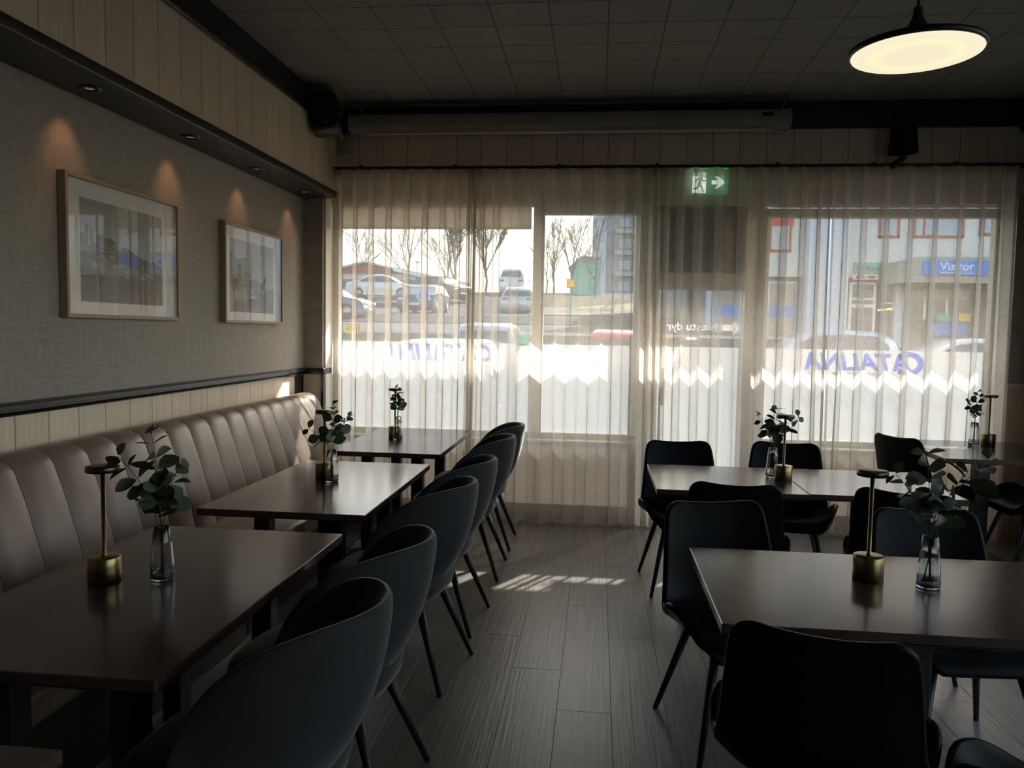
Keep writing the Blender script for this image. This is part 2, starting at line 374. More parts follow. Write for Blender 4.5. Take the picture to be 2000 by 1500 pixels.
# ceiling tiles
ce = struct('ceiling', MB().box(XL, XR+.1, YB, YW+.3, ZC+.006, ZC+.1), 'ceiling_gap', 'dim ceiling of square dark grey tiles', 'ceiling')
tile = MB().box(.0016, .3254, .0016, .3104, 0, .008, .0025).mesh('ceiling_tile', 'ceiling_tile')
for i in range(17):
    for j in range(12):
        put('ceiling_tile', tile, ce, (-2.272+.327*i, 2.75+.312*j, ZC))
MB().box(-2.15, XR, YB, 2.75, ZC, ZC+.008).build('ceiling_lining', 'ceiling_tile', ce)
# window wall: boards over the curtain, black band above
wf = struct('wall_far', MB().box(XL-.1, XR+.3, YW+.012, YW+.30, 2.80, 3.32).box(-2.24, 3.07, YW+.19, YW+.30, 2.57, 2.82)
            .box(XL-.1, -2.24, YW+.012, YW+.3, 0, 2.82).box(3.07, XR+.3, YW+.012, YW+.3, 0, 2.82), ['plaster'], 'window wall with boards above the curtains', 'wall')
bme3 = MB().box(.002, .1985, -.012, 0, 0, .335, .0015).mesh('board', 'oak_plank')
for k in range(27):
    x = -2.158+.2005*k
    if x > XR-.19: break
    put('board', bme3, wf, (x, YW+.012, 2.77))
struct('trim_3', MB().box(-2.15, XR, YW-.03, YW+.02, 3.10, 3.31, .004), 'beam_black', 'black painted band between ceiling and boards', 'beam')
# pillars beside the window
struct('trim_4', MB().box(XL, -2.256, YW-.02, YW+.29, 1.165, 2.58), 'wallpaper', 'narrow papered pier between wall and window', 'pier')
o = MB().box(XL, -2.256, YW-.02, YW+.29, 0, 1.165).build('pier_board', 'oak_plank', bpy.data.objects['trim_4'])
MB().box(XL, -2.235, YW-.045, YW+.2, 1.148, 1.198, .006, seg=2).build('pier_rail', 'black_trim', bpy.data.objects['trim_4'])
MB().box(-2.266, -2.243, YW-.032, YW-.012, 0, 1.15, .003).build('corner_bead', 'black_trim', bpy.data.objects['trim_4'])
p2 = struct('trim_5', MB().box(3.075, XR, YW-.02, YW+.29, 1.165, 2.58), 'wallpaper', 'narrow papered pier beside the wide window', 'pier')
MB().box(3.075, XR, YW-.02, YW+.29, 0, 1.165).build('pier_board', 'oak_plank', p2)
MB().box(3.06, XR, YW-.045, YW+.2, 1.148, 1.198, .006, seg=2).build('pier_rail', 'frame_paint', p2)
struct('wall_right', MB().box(XR, XR+.12, YB, -1.4, 0, 3.4).box(XR, XR+.12, 4.75, YW+.3, 0, 3.4).box(XR, XR+.12, -1.4, 4.75, 0, .42).box(XR, XR+.12, -1.4, 4.75, 2.98, 3.4), 'wallpaper', 'dim side wall opposite the banquette', 'wall')
struct('wall_back', MB().box(XL-.1, XR+.1, YB-.1, YB, 0, 3.4), 'plaster', 'back wall behind the viewer', 'wall')
struct('trim_6', MB().prism([(3.22, 3.30), (3.05, 3.30), (3.05, 3.1), (3.22, 2.9)], 'y', YB, YW), 'beam_black', 'dark cove along the side wall under the ceiling', 'bulkhead')
struct('baseboard_far', MB().box(-2.24, .42, YG-.045, YG-.03, 0, .09, .004).box(1.2, 3.07, YG-.045, YG-.03, 0, .09, .004), 'frame_paint', 'pale skirting under the window sills', 'baseboard')

# windows (glass at y = 6.48)
def window(name, x0, x1, ztop, label, sill=True):
    f = MB(); t = .045
    f.box(x0-t, x0, YG-.04, YG+.05, .64, ztop+.06, .004).box(x1, x1+t, YG-.04, YG+.05, .64, ztop+.06, .004)
    f.box(x0-t, x1+t, YG-.04, YG+.05, ztop, ztop+.07, .004).box(x0-t, x1+t, YG-.04, YG+.05, .63, .69, .004)
    wdw = struct(name, f, 'frame_paint', label, 'window')
    MB().quad((x0, YG, .69), (x1, YG, .69), (x1, YG, ztop), (x0, YG, ztop)).build('pane', 'window_glass', wdw)
    MB().quad((x0+.004, YG+.005, .69), (x1-.004, YG+.005, .69), (x1-.004, YG+.005, 1.425), (x0+.004, YG+.005, 1.425)).build('frosted_film', 'frost', wdw)
    MB().box(x0-t, x1+t, YG-.03, YG-.01, .0, .63).build('lower_panel', 'panel_milky', wdw)  # made translucent to brighten the curtain below the sill
    MB().box(x0-t, x1+t, YW+.05, YG-.02, .615, .645, .006, seg=2).build('sill', 'white_paint', wdw)
    return wdw
w1 = window('window_1', -2.19, -.545, 2.56, 'wide window with parked cars and a house beyond')
w2 = window('window_2', -.455, .286, 2.49, 'narrow middle window beside the glass door')
w3 = window('window_3', 1.345, 3.035, 2.465, 'wide window facing the white shop building')
# blinds drawn up at the window heads
MB().box(-2.18, -.56, YG-.075, YG-.045, 2.545, 2.60, .004).box(-2.18, -.56, YG-.064, YG-.058, 2.37, 2.55).box(-2.18, -.56, YG-.068, YG-.054, 2.362, 2.378, .003).build('roller_blind', 'blind_cloth', w1)
for wd, a, b, zt in ((w1, -2.19, -.55, 2.63), (w2, -.45, .28, 2.58), (w3, 1.35, 3.03, 2.56)):
    for k in range(3): MB().box(a, b, YG-.10, YG-.075, zt-.022*k-.004, zt-.022*k+.004, .001).build('blind_rail', 'white_paint', wd)
# frame posts and the header over the openings
struct('trim_7', MB().box(-2.24, 3.07, YG-.06, YG+.07, 2.56, 2.62, .004), 'frame_paint', 'timber head rail above windows and door', 'trim')
# lettering on the frosted film, facing the street
lettering('lettering', 'ATALINA', .185, w3, (2.075, YG+.009, 1.325), (PI/2, 0, PI), 'decal_blue', shear=.22, sx=1.06, bold=.006)
lettering('lettering', 'C', .25, w3, (2.48, YG+.009, 1.315), (PI/2, 0, PI), 'decal_blue', shear=0, sx=1.15, bold=.008)
lettering('lettering', 'CAFÉ RESTAURANT SPORTBAR', .032, w3, (2.10, YG+.009, 1.235), (PI/2, 0, PI), 'decal_grey', sx=1.15)
lettering('lettering', 'CATALINA', .185, w1, (-1.33, YG+.009, 1.335), (PI/2, 0, PI), 'decal_blue', shear=.22, sx=1.06, bold=.006)
st = MB().box(-.66, -.56, YG+.0065, YG+.008, 1.41, 1.50, .0005).build('sticker', 'decal_green', w1)
MB().box(-.645, -.638, YG+.0085, YG+.009, 1.43, 1.475).box(-.63, -.623, YG+.0085, YG+.009, 1.425, 1.48).box(-.63, -.60, YG+.0085, YG+.009, 1.425, 1.432).lathe([(.012, 0), (.012, .0005)], 10, (-.59, YG+.0085, 1.445)).build('emblem', 'decal_white', st)
# unseen window, added in the side wall to brighten the room with daylight
f4 = MB()
for y in (-1.4, -.175, 1.05, 2.275, 3.50, 4.70): f4.box(XR+.03, XR+.09, y, y+.05, .42, 2.98)
f4.box(XR+.03, XR+.09, -1.4, 4.75, .42, .48).box(XR+.03, XR+.09, -1.4, 4.75, 2.92, 2.98)
w4 = struct('fill_window', f4, 'frame_paint', 'unseen side wall window added to let in fill daylight', 'window')
for y in (-1.35, -.125, 1.10, 2.325, 3.55): MB().quad((XR+.06, y, .48), (XR+.06, y+1.17, .48), (XR+.06, y+1.17, 2.92), (XR+.06, y, 2.92)).build('pane', 'window_glass', w4)
struct('street_2', MB().box(3.4, 60, -30, 6.9, -.3, -.06), 'asphalt', 'paved side street beside the building', 'street')
sb = thing('unseen_sun_block', 'unseen plain block added to keep sun off the side window', 'building', (4.47, 6.95, -.06))  # unseen block, added to shade the side window from the sun
MB().box(0, 12, 0, .8, 0, 11.5).build('walls', 'render_wall', sb)
# glass door with a dark panel above it
dm = MB(); dm.box(.315, .47, YG-.05, YG+.06, 0, 2.58, .004).box(1.165, 1.30, YG-.05, YG+.06, 0, 2.58, .004).box(.47, 1.165, YG-.05, YG+.06, 1.885, 2.025, .004).box(.47, 1.165, YG-.03, YG+.04, 0, .12, .004)
d1 = struct('door_1', dm, 'frame_paint', 'glass door with a dark panel over its head rail', 'door')
MB().box(.47, 1.165, YG-.02, YG+.02, 2.025, 2.57).build('transom_panel', 'dark_panel', d1)
MB().quad((.47, YG, .12), (1.165, YG, .12), (1.165, YG, 1.885), (.47, YG, 1.885)).build('pane', 'window_glass', d1)
MB().quad((.475, YG+.005, .12), (1.16, YG+.005, .12), (1.16, YG+.005, 1.425), (.475, YG+.005, 1.425)).build('frosted_film', 'frost', d1)
MB().box(.72, .80, YG-.004, YG-.0035, 1.485, 1.505, .0002).build('sticker', 'decal_white', d1)
MB().tube([(.53, YG-.07, .95), (.53, YG-.07, 1.25)], .012, 8).tube([(.53, YG-.07, .98), (.53, YG-.02, .98)], .008, 6).tube([(.53, YG-.07, 1.22), (.53, YG-.02, 1.22)], .008, 6).build('handle', 'metal_post', d1)
lettering('lettering', 'Næstu dyr', .092, d1, (.765, YG+.008, 1.59), (PI/2, 0, PI), 'decal_white', sx=1.05)
MB().prism([(1.0, 1.61), (1.085, 1.61), (1.085, 1.655), (1.155, 1.585), (1.085, 1.515), (1.085, 1.56), (1.0, 1.56)], 'y', YG+.0075, YG+.0085).build('arrow', 'decal_white', d1)
MB().box(.985, .991, YG+.0075, YG+.0085, 1.55, 1.625).build('divider', 'decal_white', d1)

# ================================================================ CURTAINS
YCUR = 6.165
def curtain(x0, x1, folds, seed, label, tight0=0, tight1=0):
    r = random.Random(seed); nx = int(folds*14); nz = 30; mb = MB(); v = []; f = []
    ph = [r.uniform(-.35, .35) for _ in range(int(folds)+3)]; am = [r.uniform(.75, 1.15) for _ in range(int(folds)+3)]
    lean = [r.uniform(-.03, .03) for _ in range(int(folds)+3)]
    def itp(a, t): i = min(int(t), len(a)-2); q = t-i; return a[i]*(1-q)+a[i+1]*q
    for j in range(nz+1):
        tz = j/nz; z = 2.795*(1-tz)+.012*tz
        for i in range(nx+1):
            u = i/nx; fl_ = u*folds
            # gathered edges: fabric bunches where the panels meet
            uu = u
            if tight0: uu = uu-tight0*(1-u)**3*u*3*.35
            if tight1: uu = uu+tight1*u**3*(1-u)*3*.35
            sway = itp(lean, fl_)*tz*tz
            a = .056*itp(am, fl_)*(1-.12*tz)*(1 if 0.012 < u < .988 else .5)
            p = 2*PI*fl_+itp(ph, fl_)*tz*1.6
            x = x0+(x1-x0)*uu+sway+.017*math.sin(2*p)*(.7+.3*tz)
            y = YCUR+a*math.sin(p)+.008*tz*math.sin(p*.37+seed)
            v.append((x, y, z-.004*math.sin(p*.5+seed) if j == nz else (z+.004*math.cos(p) if j == 0 else z)))
    for j in range(nz):
        for i in range(nx): a = j*(nx+1)+i; f.append((a, a+1, a+nx+2, a+nx+1))
    mb.add(v, f, 0, True)
    o = tag(mb.build('curtain', 'sheer'), label, 'curtain', 'sheer curtains across the window wall')
    # heading tape and hem, doubled cloth
    for nm, jj, (za, zb) in (('heading_tape', 0, (2.795, 2.73)), ('hem', nz, (.06, .012))):
        row = v[jj*(nx+1):(jj+1)*(nx+1)]; tv = []
        for q in row: tv += [(q[0], q[1]-.0025, za), (q[0], q[1]-.0025, zb)]
        MB().add(tv, [(2*i, 2*i+2, 2*i+3, 2*i+1) for i in range(nx)], 0, True).build(nm, 'sheer', o)
    return o
curtain(-2.145, -1.012, 9.5, 1, 'sheer beige curtain beside the papered wall, over the car park window', 0, 1.0)
curtain(-.998, .432, 11, 2, 'sheer beige curtain hanging over the middle window', 1.0, .8)
curtain(.446, 1.718, 10, 3, 'sheer beige curtain hanging in front of the glass door', .7, .5)
curtain(1.732, 3.03, 9, 4, 'sheer beige curtain over the window with the reversed cafe name', .4, .5)
t = thing('curtain_track', 'thin black curtain track fixed along the boards above the curtains', 'curtain rail', (0, 0, 0))
MB().box(-2.14, 3.19, YCUR-.012, YCUR+.012, 2.80, 2.822, .003).build('track', 'black_trim', t)
for x in (-1.92, -1.15, -.33, .42, 1.32, 2.02, 2.6): MB().box(x-.012, x+.012, YCUR-.014, YW+.002, 2.822, 2.834, .002).build('bracket', 'black_trim', t)

# ================================================================ WALL AND CEILING FITTINGS
for k, (y, lab) in enumerate(((3.33, 'recessed black downlight in the shelf nearest the camera'), (4.20, 'recessed downlight in the shelf above the far end of the larger picture'), (5.05, 'recessed downlight in the shelf over the smaller framed photograph'), (5.90, 'recessed downlight at the window end of the black shelf'))):
    t = thing('downlight', lab, 'downlight', (-2.285, y, ZS), 0, 'downlights in the black shelf')
    MB().lathe([(.034, .0005), (.034, -.006), (.046, -.007), (.052, -.003), (.052, .0005)], 24, caps=False).build('trim_ring', 'black_trim', t)
    MB().lathe([(.034, -.001), (.034, -.005), (.022, -.0015)], 20, caps=False).build('baffle', 'black_plastic', t)
    MB().lathe([(.021, -.0015), (.021, -.0005)], 16).build('lens', 'spot_glow', t)
    ld = bpy.data.lights.new('downlight_beam', 'SPOT'); ld.energy = .5; ld.color = (1, .47, .22); ld.spot_size = math.radians(70); ld.spot_blend = .9; ld.shadow_soft_size = .02
    lo = put('downlight_beam', ld, t, (0, 0, -.012)); lo.rotation_euler = Vector((-.30, 0, -1)).to_track_quat('-Z', 'Y').to_euler()

def picture(name, y0, y1, z0, z1, my, mz, label, seed, polys):
    t = thing(name, label, 'framed picture', (XL, (y0+y1)/2, z0)); hw = (y1-y0)/2; h = z1-z0; d = .042; fw = .018
    f = MB(); f.box(.002, d, -hw, -hw+fw, 0, h, .0015).box(.002, d, hw-fw, hw, 0, h, .0015).box(.002, d, -hw+fw, hw-fw, 0, fw, .0015).box(.002, d, -hw+fw, hw-fw, h-fw, h, .0015)
    f.build('frame', 'frame_wood', t)
    MB().box(.002, .012, -hw+fw, hw-fw, fw, h-fw).build('mat_board', 'mat_board', t)
    MB().box(.012, .0135, -hw+my, hw-my, mz, h-mz-.02).build('photograph', ['print_0'], t)
    pr = MB(); a0, a1, b0, b1 = -hw+my, hw-my, mz, h-mz-.02
    for q, (poly, mi) in enumerate(polys):
        pts = [(a0+(a1-a0)*u, b0+(b1-b0)*vv) for u, vv in poly]
        pr.add([(.0137+.00006*q, y, z) for y, z in pts], [tuple(range(len(pts)))], mi)
    pr.build('printed_scene', ['print_%d' % i for i in range(6)], t)
    MB().quad((.035, -hw+fw, fw), (.035, hw-fw, fw), (.035, hw-fw, h-fw), (.035, -hw+fw, h-fw)).build('glazing', 'picture_glass', t)
    return t
r = random.Random(11)
city = [([(0, 0), (1, 0), (1, .44), (.72, .50), (.5, .53), (.3, .58), (0, .6)], 4), ([(0, 0), (1, 0), (1, .30), (.6, .26), (.3, .3), (0, .34)], 2),
        ([(.0, .55), (.0, .66), (.04, .66), (.04, .57)], 2), ([(.05, .55), (.05, .76), (.13, .74), (.13, .55)], 2), ([(.08, .55), (.08, .74), (.10, .74), (.10, .55)], 5),
        ([(.18, .42), (.18, .66), (.2, .66), (.2, .68), (.25, .68), (.25, .655), (.31, .65), (.31, .67), (.34, .665), (.34, .645), (.40, .63), (.40, .42)], 3),
        ([(.45, .40), (.45, .575), (.47, .575), (.47, .59), (.57, .58), (.57, .56), (.62, .55), (.62, .40)], 3), ([(.62, .38), (.62, .54), (.70, .50), (.78, .48), (.78, .36)], 2)]
for k in range(5): city.append(([(.19, .60-.035*k), (.39, .585-.035*k), (.39, .577-.035*k), (.19, .592-.035*k)], 1))
for k in range(70):
    u = r.random()*.94; v_ = r.uniform(.27, .5); wd = r.uniform(.02, .07); hh = r.uniform(.006, .02)
    city.append(([(u, v_), (u+wd, v_-.012), (u+wd, v_-.012+hh), (u, v_+hh)], r.choice([0, 1, 2, 3, 5, 2, 3])))
for k in range(14):
    u = r.random()*.9; v_ = r.uniform(.02, .24); city.append(([(u, v_), (u+.08, v_-.006), (u+.08, v_+.006), (u, v_+.012)], r.choice([3, 4])))
picture('framed_photograph', 3.285, 4.24, 1.558, 2.217, .135, .078, 'larger framed grey photograph of tower blocks nearest the camera', 1, city)
street = [([(0, 0), (1, 0), (1, .36), (0, .40)], 4), ([(0, 0), (1, 0), (.8, .3), (.25, .3)], 2), ([(0, .35), (0, .86), (.05, .78), (.05, .5), (.16, .45), (.16, .35)], 3),
          ([(.16, .40), (.16, .66), (.24, .66), (.24, .40)], 3), ([(.27, .38), (.27, .62), (.42, .56), (.42, .38)], 4), ([(.74, .36), (.74, .52), (.8, .52), (.8, .36)], 3), ([(.42, .36), (.42, .47), (.74, .45), (.74, .36)], 2)]
for k in range(60):
    u = r.random()*.95; v_ = r.uniform(.27, .46); wd = r.uniform(.01, .04); hh = r.uniform(.01, .04)
    street.append(([(u, v_), (u+wd, v_), (u+wd, v_+hh), (u, v_+hh)], r.choice([1, 2, 3, 3, 5])))
street += [([(.40, .06), (.58, .06), (.55, .2), (.43, .2)], 3), ([(.42, .2), (.56, .2), (.55, .23), (.43, .23)], 5), ([(.08, .05), (.3, .05), (.28, .17), (.12, .17)], 3)]
picture('framed_photograph', 4.79, 5.71, 1.553, 2.205, .115, .075, 'framed grey street photograph hanging closer to the window', 2, street)

# loudspeaker in the corner
t = thing('loudspeaker', 'black wall loudspeaker tilted down in the ceiling corner by the screen', 'loudspeaker', (-2.045, 5.70, 3.10), math.radians(12))
sp = MB(); n = 22
secs = []
for k, (yy, sc) in enumerate(((-.095, .80), (-.088, .93), (-.06, 1.0), (.05, .95), (.085, .78), (.09, .5))):
    for q in range(n):
        a = 2*PI*q/n; cxs, szs = math.cos(a), math.sin(a)
        ex = .42; x = math.copysign(abs(cxs)**ex, cxs)*.110*sc*(1+.10*szs*-1); z = math.copysign(abs(szs)**ex, szs)*.155*sc
        secs.append((x, yy, z))
fc = []
for k in range(5):
    for q in range(n): fc.append((k*n+q, k*n+(q+1) % n, (k+1)*n+(q+1) % n, (k+1)*n+q))
fc.append(tuple(5*n+q for q in range(n)))
tilt = (math.radians(-16), math.radians(-9), 0)
MB().add(secs, fc, 0, True).build('cabinet', 'black_plastic', t, rot=tilt)
g = MB().add([(x*.97, -.097, z*.97) for x, y, z in secs[:n]], [tuple(range(n))]).build('grille', 'grille_black', t, rot=tilt)
MB().box(-.012, .022, -.1, -.0965, -.112, -.106).build('badge', 'label_grey', g)
MB().tube([(-.10, .02, .06), (-.135, .02, .07), (-.15, .03, .05), (-.128, .05, .035)], .018, 8).tube([(-.09, .03, -.02), (-.125, .04, .02)], .014, 8).build('wall_bracket', 'black_plastic', t)
MB().tube([(.10, .03, .10), (.118, .02, .085), (.112, .02, .03), (.098, .03, -.02), (.10, .05, -.09), (.10, .2, -.12)], .004, 6).build('cable', 'cable_grey', t)
t = thing('hanging_control_box', 'small grey box dangling on a cord beneath the corner loudspeaker', 'control box', (-2.045, YW-.03, 2.92), 0)
MB().box(-.042, .042, -.018, .018, 0, .145, .004).build('case', 'sensor_grey', t, rot=(0, math.radians(-9), 0))
MB().tube([(.02, 0, .145), (.015, 0, .22), (.03, 0, .36)], .003, 5).tube([(-.02, 0, .145), (-.03, 0, .22), (-.03, .0, .36)], .003, 5).build('cord', 'cable_grey', t)
# projection screen housing
t = thing('projection_screen', 'long beige rolled projection screen case hanging below the ceiling band', 'projection screen', (0, YW-.14, 3.07), 0)
MB().prism([(-.055, .02), (.05, .0), (.06, .03), (.06, .125), (-.045, .13), (-.06, .10), (-.062, .05)], 'x', -1.975, 1.365).build('case', 'screen_white', t)
for x in (-1.985, 1.365): MB().prism([(-.062, .01), (.055, -.008), (.066, .03), (.066, .132), (-.05, .138), (-.066, .105), (-.068, .05)], 'x', x, x+.018).build('end_cap', 'screen_white', t)
MB().tube([(-1.85, -.02, -.012), (1.25, -.02, -.012)], .011, 8).build('bottom_bar', 'white_paint', t)
MB().box(1.17, 1.255, -.067, -.058, .075, .103, .004).build('badge', 'black_plastic', t)
for x in (-1.90, 1.33): MB().tube([(x, 0, .13), (x, 0, .17), (x+.012, 0, .185), (x+.012, 0, .205), (x, .0, .228)], .004, 6).build('hook', 'metal_post', t)
# exit sign
t = thing('exit_sign', 'lit green emergency exit sign with running figure and arrow behind curtain', 'exit sign', (.825, YW-.008, 2.61), 0)
MB().box(-.155, .155, -.018, .018, .205, .235, .003).build('housing', 'white_paint', t)
pl = MB().box(-.145, .145, -.004, .004, 0, .205, .001).build('sign_plate', 'exit_green', t)
fg = MB()
fg.box(-.125, -.022, -.0052, -.0046, .01, .165)
fg.build('white_field', 'exit_white', pl)
rn = MB(); yy = -.0062
def bar(a, b, w_):
    a = Vector(a); b = Vector(b); d = (b-a).normalized(); nrm = Vector((-d.y, d.x))*w_
    rn.add([(p.x, yy, p.y) for p in (a+nrm, b+nrm, b-nrm, a-nrm)], [(0, 1, 2, 3)])
bar((-.062, .128), (-.075, .075), .010); bar((-.075, .078), (-.050, .048), .007); bar((-.050, .05), (-.042, .014), .006)
bar((-.075, .075), (-.088, .045), .007); bar((-.088, .046), (-.118, .040), .006); bar((-.062, .122), (-.038, .098), .005); bar((-.04, .099), (-.024, .106), .005); bar((-.066, .124), (-.094, .112), .005); bar((-.094, .113), (-.106, .088), .005)
rn.add([(-.055+.010*math.cos(a*PI/5), yy, .147+.010*math.sin(a*PI/5)) for a in range(10)], [tuple(range(10))])
rn.build('running_figure', 'exit_green', pl)
ar = MB(); ar.add([(x, -.005, z) for x, z in ((.02, .075), (.065, .075), (.045, .045), (.07, .045), (.118, .09), (.07, .135), (.045, .135), (.065, .105), (.02, .105))], [(0, 1, 7, 8), (1, 2, 3, 4), (1, 4, 7), (7, 4, 5, 6)])
ar.build('arrow', 'exit_white', pl)
# tapered black wall light on an angled arm
t = thing('wall_light', 'black tapered wall light on an angled arm above the curtain track', 'wall light', (2.19, YW-.16, 2.88), 0)
MB().lathe([(.105, .0), (.103, .002), (.085, .19), (.083, .19), (.100, .002)], 26, caps=False).lathe([(.085, .188), (.085, .19)], 26).build('shade', 'black_plastic', t)
MB().lathe([(.022, .02), (.022, .05)], 12).build('socket', 'black_plastic', t)
MB().tube([(.02, 0, .04), (.015, .02, -.03), (-.04, .1, -.075), (-.05, .155, -.06)], [.018, .02, .024, .024], 8).build('arm', 'black_plastic', t)
# pendant lamp
t = thing('pendant_lamp', 'round flat pendant lamp glowing warm white under a black shell', 'pendant lamp', (1.108, 3.0, 2.553), 0)
R0 = .222
MB().lathe([(R0, -.008), (R0+.004, .0), (R0+.002, .012), (R0*.8, .030), (R0*.45, .044), (.06, .058), (.035, .085), (.018, .12), (.014, .15), (.010, .155)], 48).build('shade', 'black_plastic', t)
MB().lathe([(.001, -.016), (R0*.3, -.016), (R0*.62, -.015), (R0*.86, -.013), (R0*.97, -.010), (R0*.985, -.004)], 48, caps=False).build('diffuser', 'lamp_glow', t)
MB().tube([(0, 0, .15), (0, 0, 3.30-2.553)], .006, 6).build('cable', 'black_plastic', t)
MB().lathe([(.05, .715), (.05, .746)], 20).build('ceiling_rose', 'black_plastic', t)

# ================================================================ BANQUETTE
def bench(y0, y1, seams, label, name='banquette'):
    t = thing(name, label, 'bench', (XL+.012, y0, 0)); L_ = y1-y0
    MB().box(0, .72, .004, L_-.004, 0, .34, .008).build('plinth', 'walnut_edge', t)
    MB().box(.18, .80, .004, L_-.004, .34, .455, .028, seg=3).build('seat', 'leather_tan', t)
    ys = [y0]+[s for s in seams if y0+.05 < s < y1-.05]+[y1]
    prof = [(.02, .40), (.345, .40), (.352, .46), (.315, .62), (.255, .82), (.205, .955), (.175, .995), (.13, 1.013), (.07, 1.012), (.02, 1.0)]
    for a, b in zip(ys, ys[1:]):
        nseg = 6; v = []; f = []; npf = len(prof)
        for i in range(nseg+1):
            u = i/nseg; k = 1-.8*abs(2*u-1)**4; y = a-y0+.0015+(b-a-.003)*u
            for q, (x, z) in enumerate(prof):
                nx_, nz_ = (1, .35) if 1 <= q <= 5 else ((.5, .9) if q in (6, 7) else (0, .6 if q > 7 else 0))
                v.append((x+nx_*.014*(k-1), y, z+nz_*.012*(k-1)))
        for i in range(nseg):
            for q in range(npf): f.append((i*npf+q, i*npf+(q+1) % npf, (i+1)*npf+(q+1) % npf, (i+1)*npf+q))
        f.append(tuple(range(npf))); f.append(tuple(nseg*npf+q for q in range(npf)))
        mb = MB(); mb.add(v, f[:-2], 0, True); mb.add(v, f[-2:], 0, False)
        mb.build('back_channel', 'leather_tan', t)
    return t
seams = [2.953+.2163*k for k in range(-9, 15)]
bench(.98, 3.600, seams, 'near brown leather banquette section with vertical channel back')
bench(3.604, 6.02, seams, 'far brown leather banquette section reaching the window pier')

# ================================================================ TABLES
def table(x0, x1, y0, y1, label, base, group, zt=.74, name='dining_table'):
    t = thing(name, label, 'table', ((x0+x1)/2, (y0+y1)/2, 0), 0, group); hx, hy = (x1-x0)/2, (y1-y0)/2
    MB().box(-hx, hx, -hy, hy, zt-.028, zt, .0025).build('table_top', 'walnut_top', t)
    MB().box(-hx+.0, hx-.0, -hy, hy, zt-.0305, zt-.028).build('edge_band', 'walnut_edge', t)
    if base == 'posts':
        for sx in (-.17, .17):
            for sy in (-1, 1): MB().box(sx-.036, sx+.036, sy*(hy-.235)-.036, sy*(hy-.235)+.036, .012, zt-.045, .003).build('leg', 'black_steel', t)
        for sy in (-1, 1): MB().box(-.30, .30, sy*(hy-.235)-.05, sy*(hy-.235)+.05, 0, .012, .003).build('foot_plate', 'black_steel', t)
        MB().box(-.21, .21, -hy+.15, hy-.15, zt-.045, zt-.0305, .002).build('under_frame', 'black_steel', t)
    else:
        MB().box(-.045, .045, -.045, .045, .014, zt-.045, .003).build('column', 'black_steel', t)
        MB().box(-.20, .20, -.20, .20, 0, .014, .003).build('foot_plate', 'black_steel', t)
        MB().box(-hx+.08, hx-.08, -hy+.1, hy-.1, zt-.045, zt-.0305, .002).build('under_frame', 'black_steel', t)
    return t
GL = 'long dark tables along the banquette'; GR = 'dark tables on the window side'
table(-1.715, -.97, .02, 1.30, 'dark banquette table nearest the camera, mostly out of view', 'posts', GL)
table(-1.715, -.958, 1.585, 2.865, 'long dark banquette table with the largest lamp and eucalyptus vase', 'posts', GL)
table(-1.715, -.963, 3.165, 4.455, 'second long dark banquette table, between the front and window ones', 'posts', GL)
table(-1.715, -.978, 4.82, 6.05, 'long dark banquette table closest to the window curtain', 'posts', GL)
table(.357, 1.66, 2.135, 2.905, 'dark table across the aisle nearest the camera', 'column', GR)
table(.318, 1.071, 3.975, 4.745, 'dark square table beside the aisle, joined to its twin at a seam', 'column', GR)
table(1.074, 1.83, 3.99, 4.76, 'dark square table joined on the wall side of its twin', 'column', GR)
table(2.20, 3.05, 5.13, 6.06, 'dark table in the far corner by the side wall', 'column', GR, .775)

